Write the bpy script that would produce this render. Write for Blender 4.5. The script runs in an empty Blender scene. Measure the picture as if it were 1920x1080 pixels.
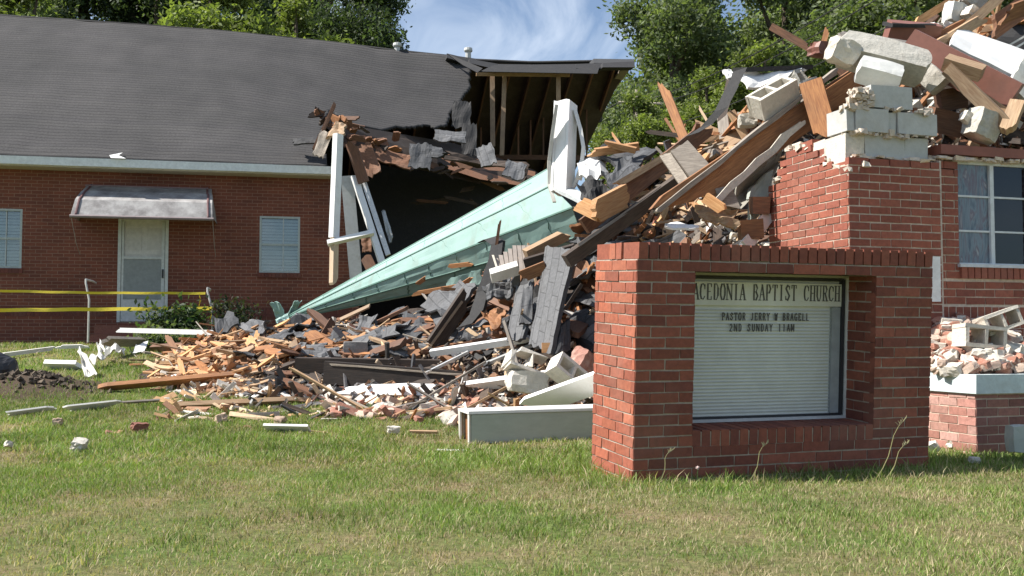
import bpy, math, random
import numpy as np
from mathutils import Vector, Matrix, noise as mnoise
R = math.radians
random.seed(7); rng = np.random.default_rng(11)
scene = bpy.context.scene
COL = scene.collection

# ------------------------------------------------------------------ camera, light, exposure
F = 1900.0; CAMZ = 0.9; PITCH = math.atan(90.0 / F)
cam_d = bpy.data.cameras.new('camera'); cam = bpy.data.objects.new('camera', cam_d); COL.objects.link(cam)
cam.location = (0, 0, CAMZ); cam.rotation_euler = (math.pi / 2 + PITCH, 0, 0)
cam_d.sensor_width = 36; cam_d.lens = 36 * F / 1920; cam_d.clip_start = 0.1; cam_d.clip_end = 3000
scene.camera = cam
SUN_EL = R(50); SUN_AZ = (-0.993, -0.115)          # horizontal direction towards the sun
sd = Vector((SUN_AZ[0] * math.cos(SUN_EL), SUN_AZ[1] * math.cos(SUN_EL), math.sin(SUN_EL))).normalized()
sun_d = bpy.data.lights.new('sun', 'SUN'); sun_d.energy = 5.0; sun_d.angle = R(0.5); sun_d.color = (1.0, 0.955, 0.89)
sun = bpy.data.objects.new('sun', sun_d); COL.objects.link(sun)
sun.rotation_euler = sd.to_track_quat('Z', 'Y').to_euler()
world = bpy.data.worlds.new('World'); scene.world = world; world.use_nodes = True
nt = world.node_tree; bg = nt.nodes['Background']
sky = nt.nodes.new('ShaderNodeTexSky'); sky.sky_type = 'NISHITA'; sky.sun_disc = False
sky.sun_elevation = SUN_EL; sky.sun_rotation = math.atan2(SUN_AZ[0], SUN_AZ[1])
sky.air_density = 1.0; sky.dust_density = 0.4; sky.ozone_density = 4.0
tc = nt.nodes.new('ShaderNodeTexCoord'); mp = nt.nodes.new('ShaderNodeMapping')
mp.inputs['Scale'].default_value = (2.2, 2.2, 2.6); mp.inputs['Rotation'].default_value = (0.25, 0.5, 0.3)
mp.inputs['Location'].default_value = (0.35, 0.2, 0.72)
nz = nt.nodes.new('ShaderNodeTexNoise'); nz.inputs['Scale'].default_value = 3.4; nz.inputs['Detail'].default_value = 8
nz.inputs['Roughness'].default_value = 0.55; nz.inputs['Distortion'].default_value = 0.9
cr = nt.nodes.new('ShaderNodeValToRGB'); cr.color_ramp.elements[0].position = 0.45; cr.color_ramp.elements[1].position = 0.80; cr.color_ramp.elements[0].color = (.13, .13, .13, 1)
cr.color_ramp.elements[1].color = (.85, .85, .85, 1)
mx = nt.nodes.new('ShaderNodeMix'); mx.data_type = 'RGBA'; mx.inputs['B'].default_value = (9.5, 10.4, 11.6, 1)
nt.links.new(tc.outputs['Generated'], mp.inputs[0]); nt.links.new(mp.outputs[0], nz.inputs['Vector'])
nt.links.new(nz.outputs['Fac'], cr.inputs[0]); nt.links.new(cr.outputs[0], mx.inputs['Factor'])
tn = nt.nodes.new('ShaderNodeMix'); tn.data_type = 'RGBA'; tn.blend_type = 'MULTIPLY'; tn.inputs['Factor'].default_value = 1; tn.inputs['B'].default_value = (.92, 1.04, 1.12, 1)
nt.links.new(sky.outputs[0], tn.inputs['A']); nt.links.new(tn.outputs['Result'], mx.inputs['A']); nt.links.new(mx.outputs['Result'], bg.inputs[0])
bg.inputs[1].default_value = 0.062
scene.view_settings.view_transform = 'Standard'; scene.view_settings.look = 'None'
scene.view_settings.exposure = 0.85; scene.view_settings.gamma = 1.0
scene.render.engine = 'CYCLES'

# ------------------------------------------------------------------ frame helpers
FW = Vector((0, math.cos(PITCH), math.sin(PITCH))); UP = Vector((0, -math.sin(PITCH), math.cos(PITCH)))
def P(px, py, Y):
    d = Vector((1, 0, 0)) * ((px - 960) / F) + UP * ((540 - py) / F) + FW
    return Vector((0, 0, CAMZ)) + d * (Y / d.y)
def proj(p):
    v = Vector(p) - Vector((0, 0, CAMZ)); d = v.dot(FW)
    return 960 + F * v.x / d, 540 - F * v.dot(UP) / d
def sstep(t):
    t = min(1, max(0, t)); return t * t * (3 - 2 * t)
def gz(x, y):
    z = 0.74 * sstep((y - 7.5) / 11.5)
    z += 0.018 * mnoise.noise((x * .8, y * .8, 3))
    z += 0.22 * math.exp(-((x + 5.75) ** 2 + ((y - 11.9) * 1.1) ** 2) / 0.45)      # dirt heap at the left edge
    return z

class MB:
    """collects polygons (with a colour each) and links them as ONE mesh object"""
    def __init__(s): s.v = []; s.f = []; s.c = []; s.uv = []
    def poly(s, pts, col=(1, 1, 1), uv=None):
        b = len(s.v); s.v += [tuple(p) for p in pts]; s.f.append(tuple(range(b, b + len(pts)))); s.c.append(col)
        s.uv.append(uv if uv else [(0, 0)] * len(pts))
    def box(s, c, ax, h, col=(1, 1, 1), jit=0):
        c = Vector(c); b = len(s.v)
        for i in (-1, 1):
            for j in (-1, 1):
                for k in (-1, 1):
                    p = c + ax[0] * (h[0] * i) + ax[1] * (h[1] * j) + ax[2] * (h[2] * k)
                    if jit: p = p + Vector((random.uniform(-jit, jit), random.uniform(-jit, jit), random.uniform(-jit, jit)))
                    s.v.append(tuple(p))
        for q in ((0, 1, 3, 2), (4, 6, 7, 5), (0, 4, 5, 1), (2, 3, 7, 6), (0, 2, 6, 4), (1, 5, 7, 3)):
            s.f.append(tuple(b + a for a in q)); s.c.append(col); s.uv.append([(0, 0)] * 4)
    def tube(s, pts, r, n=8, col=(1, 1, 1), cap=True, rs=None):
        pts = [Vector(p) for p in pts]; b = len(s.v)
        for i, p in enumerate(pts):
            d = (pts[min(i + 1, len(pts) - 1)] - pts[max(i - 1, 0)]).normalized()
            a = d.orthogonal().normalized() if i == 0 else (a - d * a.dot(d)).normalized()
            e = d.cross(a); rr = rs[i] if rs else r
            for k in range(n):
                t = 2 * math.pi * k / n; s.v.append(tuple(p + a * (rr * math.cos(t)) + e * (rr * math.sin(t))))
        for i in range(len(pts) - 1):
            for k in range(n):
                s.f.append((b + i * n + k, b + i * n + (k + 1) % n, b + (i + 1) * n + (k + 1) % n, b + (i + 1) * n + k)); s.c.append(col); s.uv.append([(0, 0)] * 4)
        if cap:
            s.f.append(tuple(b + k for k in range(n))[::-1]); s.c.append(col); s.uv.append([(0, 0)] * n)
            e0 = b + (len(pts) - 1) * n; s.f.append(tuple(e0 + k for k in range(n))); s.c.append(col); s.uv.append([(0, 0)] * n)
    def prism(s, outline, thick, col=(1, 1, 1)):
        """outline: 3-D points of a flat polygon; thick: extrusion vector"""
        o = [Vector(p) for p in outline]; t = Vector(thick); n = len(o)
        s.poly(o, col); s.poly([p + t for p in o][::-1], col)
        for i in range(n): s.poly([o[i], o[i] + t, o[(i + 1) % n] + t, o[(i + 1) % n]], col)
    def mesh(s, name, off=Vector((0, 0, 0))):
        me = bpy.data.meshes.new(name)
        v = [(a[0] - off.x, a[1] - off.y, a[2] - off.z) for a in s.v] if off.length else s.v
        me.from_pydata(v, [], s.f)
        at = me.color_attributes.new('Col', 'FLOAT_COLOR', 'CORNER')
        cols = []; uvs = []
        for f, c, u in zip(s.f, s.c, s.uv):
            for k in range(len(f)): cols += [c[0], c[1], c[2], 1.0]; uvs += [u[k][0], u[k][1]]
        at.data.foreach_set('color', cols)
        me.uv_layers.new(name='UVMap').data.foreach_set('uv', uvs)
        return me
    def build(s, name, mat, parent=None, smooth=False, weld=False, center=True):
        off = Vector((0, 0, 0))
        if center and parent is None:
            xs = [a[0] for a in s.v]; ys = [a[1] for a in s.v]; zs = [a[2] for a in s.v]
            off = Vector(((min(xs) + max(xs)) / 2, (min(ys) + max(ys)) / 2, min(zs)))
        elif parent is not None:
            off = Vector(parent.get('_o', (0, 0, 0)))
        me = s.mesh(name, off); me.materials.append(mat)
        if smooth: me.polygons.foreach_set('use_smooth', [True] * len(me.polygons))
        o = bpy.data.objects.new(name, me); COL.objects.link(o)
        if parent is None: o.location = off
        else: o.parent = parent
        if parent is not None and '_o' in parent: o['_o'] = (0, 0, 0) if False else tuple(off)
        else: o['_o'] = tuple(off)
        return o
ALLO = []
def tag(o, label=None, cat=None, group=None, kind=None):
    if label: o['label'] = label
    if cat: o['category'] = cat
    if group: o['group'] = group
    if kind: o['kind'] = kind
    return o
def empty(name, loc):
    o = bpy.data.objects.new(name, None); COL.objects.link(o); o.location = loc; o['_o'] = tuple(loc); o.empty_display_size = .2
    return o

# ------------------------------------------------------------------ materials
def M(name):
    m = bpy.data.materials.new(name); m.use_nodes = True; return m, m.node_tree, m.node_tree.nodes['Principled BSDF']
def N(t, k, **kw):
    n = t.nodes.new(k)
    for a, b in kw.items():
        if a in n.inputs: n.inputs[a].default_value = b
        else: setattr(n, a, b)
    return n
def L(t, a, b): t.links.new(a, b)
def mixc(t, fac, a, b, mode='MIX'):
    n = t.nodes.new('ShaderNodeMix'); n.data_type = 'RGBA'; n.blend_type = mode
    for k, v in (('Factor', fac), ('A', a), ('B', b)):
        if hasattr(v, 'links'): t.links.new(v, n.inputs[k])
        else: n.inputs[k].default_value = v if k == 'Factor' else (*v, 1)
    return n.outputs['Result']
def ramp(t, src, p0, p1, c0=(0, 0, 0), c1=(1, 1, 1)):
    n = t.nodes.new('ShaderNodeValToRGB'); e = n.color_ramp.elements
    e[0].position = p0; e[1].position = p1; e[0].color = (*c0, 1); e[1].color = (*c1, 1)
    t.links.new(src, n.inputs[0]); return n.outputs[0]
def bump(t, b, src, s=.3, d=.01):
    n = N(t, 'ShaderNodeBump', Strength=s, Distance=d); L(t, src, n.inputs['Height']); L(t, n.outputs[0], b.inputs['Normal'])
def coords(t, scale=(1, 1, 1), kind='Object'):
    c = t.nodes.new('ShaderNodeTexCoord'); m = N(t, 'ShaderNodeMapping', Scale=scale); L(t, c.outputs[kind], m.inputs[0]); return m.outputs[0]
def rnd(t): return t.nodes.new('ShaderNodeObjectInfo').outputs['Random']

def mat_wood(name, light, dark, dirt=(.12, .10, .08), dirtamt=.35, rough=.75):
    m, t, b = M(name)
    g = N(t, 'ShaderNodeTexNoise', Scale=9.0, Detail=6.0, Distortion=.6); L(t, coords(t, (.8, 9, 9)), g.inputs['Vector'])
    c = mixc(t, ramp(t, g.outputs['Fac'], .35, .68), dark, light)
    n2 = N(t, 'ShaderNodeTexNoise', Scale=3.0, Detail=4.0); L(t, coords(t), n2.inputs['Vector'])
    r = rnd(t)
    c = mixc(t, ramp(t, n2.outputs['Fac'], .5, .75, (0, 0, 0), (dirtamt,) * 3), c, dirt)
    c = mixc(t, 1.0, c, ramp(t, r, 0, 1, (.62, .62, .64), (1.25, 1.2, 1.12)), 'MULTIPLY')
    L(t, c, b.inputs['Base Color']); b.inputs['Roughness'].default_value = rough
    bump(t, b, g.outputs['Fac'], .35, .006); return m
W_PINE = mat_wood('fresh_pine', (.62, .36, .17), (.45, .22, .09), (.25, .16, .1), .3)
W_TAN = mat_wood('tan_wood', (.50, .36, .22), (.34, .21, .12))
W_ORNG = mat_wood('old_orange_wood', (.40, .19, .075), (.24, .10, .04), (.10, .06, .04), .5)
W_BRN = mat_wood('brown_wood', (.22, .105, .055), (.12, .055, .03))
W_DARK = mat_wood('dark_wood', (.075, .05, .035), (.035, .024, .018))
W_GREY = mat_wood('weathered_wood', (.36, .32, .27), (.22, .19, .16), (.12, .1, .08), .3)
W_CHAR = mat_wood('tarred_timber', (.042, .028, .02), (.018, .013, .01), (.07, .05, .04), .35)

def mat_attr(name, nscale=14, amt=.35, rough=.85, bs=.3, bd=.004, tint=(.5, .45, .4), tintamt=.0):
    m, t, b = M(name)
    a = t.nodes.new('ShaderNodeVertexColor'); a.layer_name = 'Col'
    n = N(t, 'ShaderNodeTexNoise', Scale=float(nscale), Detail=8.0, Roughness=.7); L(t, coords(t), n.inputs['Vector'])
    c = mixc(t, 1.0, a.outputs[0], ramp(t, n.outputs['Fac'], .3, .7, (1 - amt,) * 3, (1 + amt * .5,) * 3), 'MULTIPLY')
    if tintamt:
        n2 = N(t, 'ShaderNodeTexNoise', Scale=2.3, Detail=6.0); L(t, coords(t), n2.inputs['Vector'])
        c = mixc(t, ramp(t, n2.outputs['Fac'], .52, .8, (0, 0, 0), (tintamt,) * 3), c, tint)
    L(t, c, b.inputs['Base Color']); b.inputs['Roughness'].default_value = rough
    bump(t, b, n.outputs['Fac'], bs, bd); return m
BRICK = mat_attr('brick_faces', 30, .3, .85, .5, .004, (.26, .17, .13), .3)
MORTAR = mat_attr('mortar', 25, .3, .95, .5, .006)
CHIP = mat_attr('fine_debris', 40, .3, .9)
GENERIC = mat_attr('painted_parts', 12, .2, .6, .2, .002)

def mat_plain(name, col, rough=.7, nscale=6, amt=.25, dirt=(.3, .26, .2), dirtamt=.3, bs=.2, bd=.004, metal=0, spread=.15, sc=(1, 1, 1), lo=.5):
    m, t, b = M(name)
    n = N(t, 'ShaderNodeTexNoise', Scale=float(nscale), Detail=8.0, Roughness=.65); L(t, coords(t, sc), n.inputs['Vector'])
    n2 = N(t, 'ShaderNodeTexNoise', Scale=float(nscale) * 4.3, Detail=6.0, Roughness=.7); L(t, coords(t, sc), n2.inputs['Vector'])
    c = mixc(t, ramp(t, n.outputs['Fac'], lo, .75, (0, 0, 0), (dirtamt,) * 3), col, dirt)
    c = mixc(t, 1.0, c, ramp(t, n2.outputs['Fac'], .3, .7, (1 - amt,) * 3, (1 + amt * .4,) * 3), 'MULTIPLY')
    c = mixc(t, 1.0, c, ramp(t, rnd(t), 0, 1, (1 - spread,) * 3, (1 + spread * .6,) * 3), 'MULTIPLY')
    L(t, c, b.inputs['Base Color']); b.inputs['Roughness'].default_value = rough; b.inputs['Metallic'].default_value = metal
    bump(t, b, n2.outputs['Fac'], bs, bd); return m
WHITE = mat_plain('white_paint', (.80, .79, .76), .55, 5, .06, (.42, .37, .3), .25)
OFFW = mat_plain('stained_white_paint', (.66, .64, .58), .6, 5, .12, (.34, .26, .18), .5)
BLOCKM = mat_plain('concrete_block', (.48, .455, .40), .95, 6, .25, (.36, .31, .25), .5, .8, .012)
BLOCKP = mat_plain('painted_block', (.54, .54, .51), .9, 4, .12, (.36, .33, .26), .5, .5, .006)
PLAST = mat_plain('plaster', (.60, .555, .475), .95, 6, .2, (.5, .42, .33), .5, .8, .01)
MORT2 = mat_plain('broken_mortar', (.62, .55, .45), .95, 12, .3, (.4, .33, .26), .5, 1, .02)
SHING = mat_plain('charcoal_shingle', (.085, .087, .092), .92, 6, .35, (.14, .135, .13), .5, .6, .004)
SHINGL = mat_plain('grey_shingle', (.155, .155, .158), .92, 6, .3, (.11, .105, .10), .5, .6, .004)
def add_tabs(m, w, h):
    t = m.node_tree; b = t.nodes['Principled BSDF']; src = b.inputs['Base Color'].links[0].from_socket
    uv = t.nodes.new('ShaderNodeTexCoord'); br = t.nodes.new('ShaderNodeTexBrick'); L(t, uv.outputs['UV'], br.inputs['Vector'])
    br.inputs['Scale'].default_value = 1.0; br.inputs['Brick Width'].default_value = w; br.inputs['Row Height'].default_value = h
    br.inputs['Mortar Size'].default_value = .007; br.inputs['Mortar Smooth'].default_value = .3
    br.inputs['Color1'].default_value = (1, 1, 1, 1); br.inputs['Color2'].default_value = (.84, .84, .85, 1); br.inputs['Mortar'].default_value = (.5, .5, .5, 1)
    L(t, mixc(t, 1.0, src, br.outputs['Color'], 'MULTIPLY'), b.inputs['Base Color'])
add_tabs(SHING, .30, .14); add_tabs(SHINGL, .30, .14)
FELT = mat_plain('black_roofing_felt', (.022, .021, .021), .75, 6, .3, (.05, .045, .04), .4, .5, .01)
ALU = mat_plain('weathered_aluminium', (.55, .56, .56), .45, 8, .1, (.35, .34, .3), .4, .1, .002, .6)
GALV = mat_plain('grey_painted_metal', (.42, .43, .42), .5, 5, .12, (.26, .22, .18), .4, .2, .004, .2)
GREENW = mat_plain('pale_green_panel', (.44, .47, .42), .6, 2, .12, (.33, .36, .31), .5, .2, .004, sc=(.5, 2, 2))
RUST = mat_plain('reddish_brown_paint', (.21, .085, .06), .5, 4, .15, (.12, .06, .045), .5)
FEM = mat_plain('black_plastic', (.02, .02, .022), .4, 5, .2, (.06, .05, .045), .3)
YEL = mat_plain('yellow_tape', (.75, .58, .03), .45, 30, .1, (.25, .2, .03), .25, sc=(1, 1, 1))
INT = mat_plain('shade_dark_interior', (.03, .021, .017), .9, 3, .3, (.03, .022, .02), .6)  # near-black colour stands in for the shade inside the hall
DRT = mat_plain('packed_dirt', (.13, .1, .075), .95, 3, .35, (.07, .05, .04), .6, 1, .03)

def mat_copper():
    m, t, b = M('green_copper_sheet')
    n = N(t, 'ShaderNodeTexNoise', Scale=1.6, Detail=8.0, Roughness=.6); L(t, coords(t), n.inputs['Vector'])
    n2 = N(t, 'ShaderNodeTexNoise', Scale=11.0, Detail=6.0, Roughness=.7); L(t, coords(t, (1, 1, 1)), n2.inputs['Vector'])
    c = mixc(t, ramp(t, n.outputs['Fac'], .42, .72), (.27, .405, .365), (.21, .33, .295))
    c = mixc(t, ramp(t, n2.outputs['Fac'], .58, .82, (0, 0, 0), (.5,) * 3), c, (.36, .47, .43))
    n3 = N(t, 'ShaderNodeTexNoise', Scale=5.0, Detail=7.0); L(t, coords(t, (1, 1, .4)), n3.inputs['Vector'])
    c = mixc(t, ramp(t, n3.outputs['Fac'], .54, .74, (0, 0, 0), (.5,) * 3), c, (.20, .21, .16))
    L(t, c, b.inputs['Base Color']); b.inputs['Roughness'].default_value = .6
    bump(t, b, n2.outputs['Fac'], .25, .006); return m
COPPER = mat_copper()

def mat_wallbrick():
    m, t, b = M('running_bond_brick')
    uv = t.nodes.new('ShaderNodeTexCoord')
    br = t.nodes.new('ShaderNodeTexBrick'); L(t, uv.outputs['UV'], br.inputs['Vector'])
    br.inputs['Scale'].default_value = 1.0; br.inputs['Brick Width'].default_value = .203; br.inputs['Row Height'].default_value = .0677
    br.inputs['Mortar Size'].default_value = .0055; br.inputs['Mortar Smooth'].default_value = .2; br.inputs['Bias'].default_value = -.1
    br.inputs['Color1'].default_value = (.205, .066, .038, 1); br.inputs['Color2'].default_value = (.145, .048, .031, 1)
    br.inputs['Mortar'].default_value = (.29, .165, .115, 1)
    n = N(t, 'ShaderNodeTexNoise', Scale=.9, Detail=7.0); L(t, uv.outputs['UV'], n.inputs['Vector'])
    c = mixc(t, 1.0, br.outputs['Color'], ramp(t, n.outputs['Fac'], .3, .7, (.72, .70, .70), (1.12, 1.08, 1.05)), 'MULTIPLY')
    L(t, c, b.inputs['Base Color']); b.inputs['Roughness'].default_value = .9
    inv = N(t, 'ShaderNodeMath', operation='SUBTRACT'); inv.inputs[0].default_value = 1; L(t, br.outputs['Fac'], inv.inputs[1])
    bump(t, b, inv.outputs[0], .6, .006); return m
WBRICK = mat_wallbrick()
def mat_roof():
    m, t, b = M('asphalt_shingle_roof')
    uv = t.nodes.new('ShaderNodeTexCoord')
    wn = N(t, 'ShaderNodeTexNoise', Scale=.45, Detail=3.0); L(t, uv.outputs['UV'], wn.inputs['Vector'])
    wm = N(t, 'ShaderNodeVectorMath', operation='SCALE'); L(t, wn.outputs['Color'], wm.inputs[0]); wm.inputs['Scale'].default_value = .22
    wa = N(t, 'ShaderNodeVectorMath', operation='ADD'); L(t, uv.outputs['UV'], wa.inputs[0]); L(t, wm.outputs[0], wa.inputs[1])
    br = t.nodes.new('ShaderNodeTexBrick'); L(t, wa.outputs[0], br.inputs['Vector'])
    br.inputs['Scale'].default_value = 1.0; br.inputs['Brick Width'].default_value = 300.0; br.inputs['Row Height'].default_value = .145
    br.inputs['Mortar Size'].default_value = .02; br.inputs['Mortar Smooth'].default_value = .8; br.inputs['Bias'].default_value = 0
    br.inputs['Color1'].default_value = (.064, .063, .061, 1); br.inputs['Color2'].default_value = (.057, .056, .056, 1)
    br.inputs['Mortar'].default_value = (.034, .033, .033, 1)
    n = N(t, 'ShaderNodeTexNoise', Scale=.5, Detail=9.0, Roughness=.65); L(t, uv.outputs['UV'], n.inputs['Vector'])
    n2 = N(t, 'ShaderNodeTexNoise', Scale=26.0, Detail=4.0); L(t, uv.outputs['UV'], n2.inputs['Vector'])
    c = mixc(t, 1.0, br.outputs['Color'], ramp(t, n.outputs['Fac'], .3, .72, (.75, .74, .74), (1.25, 1.2, 1.2)), 'MULTIPLY')
    c = mixc(t, 1.0, c, ramp(t, n2.outputs['Fac'], .3, .7, (.75,) * 3, (1.25,) * 3), 'MULTIPLY')
    L(t, c, b.inputs['Base Color']); b.inputs['Roughness'].default_value = .9; b.inputs['Specular IOR Level'].default_value = .2
    inv = N(t, 'ShaderNodeMath', operation='SUBTRACT'); inv.inputs[0].default_value = 1; L(t, br.outputs['Fac'], inv.inputs[1])
    bump(t, b, inv.outputs[0], .5, .01); return m
ROOFM = mat_roof()

def mat_ground():
    m, t, b = M('lawn_soil')
    co = coords(t, kind='Object')
    n = N(t, 'ShaderNodeTexNoise', Scale=1.1, Detail=9.0, Roughness=.7); L(t, co, n.inputs['Vector'])
    n2 = N(t, 'ShaderNodeTexNoise', Scale=24.0, Detail=7.0, Roughness=.8); L(t, co, n2.inputs['Vector'])
    c = mixc(t, ramp(t, n.outputs['Fac'], .42, .62), (.11, .15, .04), (.22, .17, .095))
    c = mixc(t, 1.0, c, ramp(t, n2.outputs['Fac'], .3, .72, (.45,) * 3, (1.5,) * 3), 'MULTIPLY')
    ds = N(t, 'ShaderNodeVectorMath', operation='DISTANCE'); nd = N(t, 'ShaderNodeVectorMath', operation='ADD'); sc_ = N(t, 'ShaderNodeVectorMath', operation='SCALE', Scale=.5)
    L(t, n2.outputs['Color'], sc_.inputs[0]); L(t, co, nd.inputs[0]); L(t, sc_.outputs[0], nd.inputs[1]); L(t, nd.outputs[0], ds.inputs[0]); ds.inputs[1].default_value = (-5.3, 12.1, .7)
    c = mixc(t, ramp(t, ds.outputs['Value'], .75, 1.15, (1, 1, 1), (0, 0, 0)), c, (.085, .062, .045))
    L(t, c, b.inputs['Base Color']); b.inputs['Roughness'].default_value = 1; b.inputs['Specular IOR Level'].default_value = .1
    bump(t, b, n2.outputs['Fac'], .8, .02); return m
GROUND = mat_ground()

def mat_leaf(name, nscale=.5, lo=.7, hi=1.3, trans=.38):
    m, t, b = M(name)
    a = t.nodes.new('ShaderNodeVertexColor'); a.layer_name = 'Col'
    n = N(t, 'ShaderNodeTexNoise', Scale=float(nscale), Detail=3.0); L(t, coords(t), n.inputs['Vector'])
    c = mixc(t, 1.0, a.outputs[0], ramp(t, n.outputs['Fac'], .35, .65, (lo,) * 3, (hi,) * 3), 'MULTIPLY')
    L(t, c, b.inputs['Base Color']); b.inputs['Roughness'].default_value = .6; b.inputs['Specular IOR Level'].default_value = .25
    tr = t.nodes.new('ShaderNodeBsdfTranslucent'); c2 = mixc(t, 1.0, c, (1.3, 1.5, .6), 'MULTIPLY'); L(t, c2, tr.inputs[0])
    ms = t.nodes.new('ShaderNodeMixShader'); ms.inputs[0].default_value = trans
    L(t, b.outputs[0], ms.inputs[1]); L(t, tr.outputs[0], ms.inputs[2]); L(t, ms.outputs[0], t.nodes['Material Output'].inputs[0])
    return m
LEAF = mat_leaf('leaves'); GRASSM = mat_leaf('grass_blades', .9, .8, 1.2, .3)
BARK = mat_plain('bark', (.12, .09, .065), .95, 6, .4, (.07, .05, .04), .5, 1, .03)

def mat_glass():
    m, t, b = M('window_glass'); b.inputs['Base Color'].default_value = (.9, .95, .95, 1)
    b.inputs['Roughness'].default_value = .03; b.inputs['Transmission Weight'].default_value = 1; b.inputs['IOR'].default_value = 1.03
    g = t.nodes.new('ShaderNodeBsdfGlossy'); g.inputs['Roughness'].default_value = .03
    tr = t.nodes.new('ShaderNodeBsdfTransparent'); tr.inputs[0].default_value = (.86, .9, .9, 1)
    ms = t.nodes.new('ShaderNodeMixShader'); ms.inputs[0].default_value = .14
    L(t, tr.outputs[0], ms.inputs[1]); L(t, g.outputs[0], ms.inputs[2]); L(t, ms.outputs[0], t.nodes['Material Output'].inputs[0]); return m
GLASS = mat_glass()
def mat_reflection_pane():  # pale curtain and bluish sky reflection painted into the pane colour
    m, t, b = M('painted_reflection_curtain_pane')
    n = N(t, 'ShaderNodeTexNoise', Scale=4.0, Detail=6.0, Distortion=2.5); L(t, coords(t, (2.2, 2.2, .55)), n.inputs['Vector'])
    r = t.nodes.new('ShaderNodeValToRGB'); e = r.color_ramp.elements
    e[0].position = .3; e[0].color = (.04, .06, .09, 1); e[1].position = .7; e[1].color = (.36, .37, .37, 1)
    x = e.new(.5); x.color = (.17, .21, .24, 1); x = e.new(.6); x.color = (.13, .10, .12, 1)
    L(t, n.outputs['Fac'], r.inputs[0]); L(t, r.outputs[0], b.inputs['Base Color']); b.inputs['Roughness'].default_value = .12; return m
REFLGL = mat_reflection_pane()
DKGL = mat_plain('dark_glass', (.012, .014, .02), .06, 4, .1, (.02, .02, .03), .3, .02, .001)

# ------------------------------------------------------------------ ground sheet
def grid_mesh(xs, ys, zf):
    v = [(x, y, zf(x, y)) for y in ys for x in xs]; n = len(xs)
    f = [(j * n + i, j * n + i + 1, (j + 1) * n + i + 1, (j + 1) * n + i) for j in range(len(ys) - 1) for i in range(n - 1)]
    return v, f
xs = [-600, -250, -120, -60, -35, -24] + list(np.arange(-18, 18.01, .3)) + [24, 35, 60, 120, 250, 600]
ys = [-60, -20, -8] + list(np.arange(-2, 24.01, .3)) + [28, 36, 50, 80, 140, 300, 700]
v, f = grid_mesh(xs, ys, gz)
me = bpy.data.meshes.new('lawn'); me.from_pydata(v, [], f); me.materials.append(GROUND)
me.polygons.foreach_set('use_smooth', [True] * len(f))
o = bpy.data.objects.new('lawn', me); COL.objects.link(o); tag(o, 'patchy green and dry lawn rising gently to the brick buildings', 'lawn', kind='structure')

# ------------------------------------------------------------------ debris mound
PX_ = [262, 292, 345, 450, 600, 800, 950, 1100, 1300, 1450, 1600, 1750, 1920, 2300]
YF_ = [12.6, 12.4, 11.9, 11.4, 11.0, 10.7, 10.3, 9.9, 9.6, 9.6, 9.6, 9.7, 9.9, 10.2]
YR_ = [13.2, 13.4, 14.0, 14.5, 14.6, 14.2, 13.4, 12.6, 11.9, 11.6, 11.4, 11.3, 11.3, 11.5]
ZT_ = [.4, .45, .74, .93, 1.0, 1.25, 1.62, 2.1, 2.95, 3.4, 3.75, 3.95, 4.3, 4.4]
def mound(x, y):
    px = 960 + F * x / max(y, 1)
    yf = np.interp(px, PX_, YF_); yr = np.interp(px, PX_, YR_); zt = np.interp(px, PX_, ZT_)
    g = gz(x, y)
    if px < 262 or y < yf - .3: return g - .12
    t = (y - yf) / (yr - yf)
    nb = .10 * mnoise.noise((x * 1.7, y * 1.7, 0)) + .06 * mnoise.noise((x * 4.5, y * 4.5, 5))
    if t < 1: h = (zt - g) * max(0, t) ** .85
    else:
        h = (zt - g) * (1 - sstep((y - yr) / 3.2))
    amp = min(1, max(0, t * 3)) * min(1, (zt - g) * 2) if t > 0 else 0
    if t < 0: return g - .12 * min(1, -t * 4)
    return g + h + nb * amp
mb_v, mb_f = grid_mesh(list(np.arange(-6.2, 8.3, .09)), list(np.arange(9.3, 16.6, .09)), mound)
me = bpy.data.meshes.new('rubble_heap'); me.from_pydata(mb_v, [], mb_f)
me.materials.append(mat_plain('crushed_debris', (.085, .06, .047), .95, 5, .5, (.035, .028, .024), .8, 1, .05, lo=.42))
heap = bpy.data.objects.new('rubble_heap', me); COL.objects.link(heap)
tag(heap, 'dark crushed core of the collapsed church, under the loose boards and blocks', 'rubble heap', kind='stuff')
def hit(px, py, y0=9.0, y1=16.5):
    """where the line of sight through a pixel meets the heap or the lawn"""
    y = y0
    while y < y1:
        p = P(px, py, y)
        if p.z <= max(mound(p.x, p.y), gz(p.x, p.y)): return p
        y += .04
    return None
def surf(x, y): return max(mound(x, y), gz(x, y))
def snorm(x, y):
    e = .12; return Vector((-(surf(x + e, y) - surf(x - e, y)), -(surf(x, y + e) - surf(x, y - e)), 2 * e)).normalized()

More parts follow.
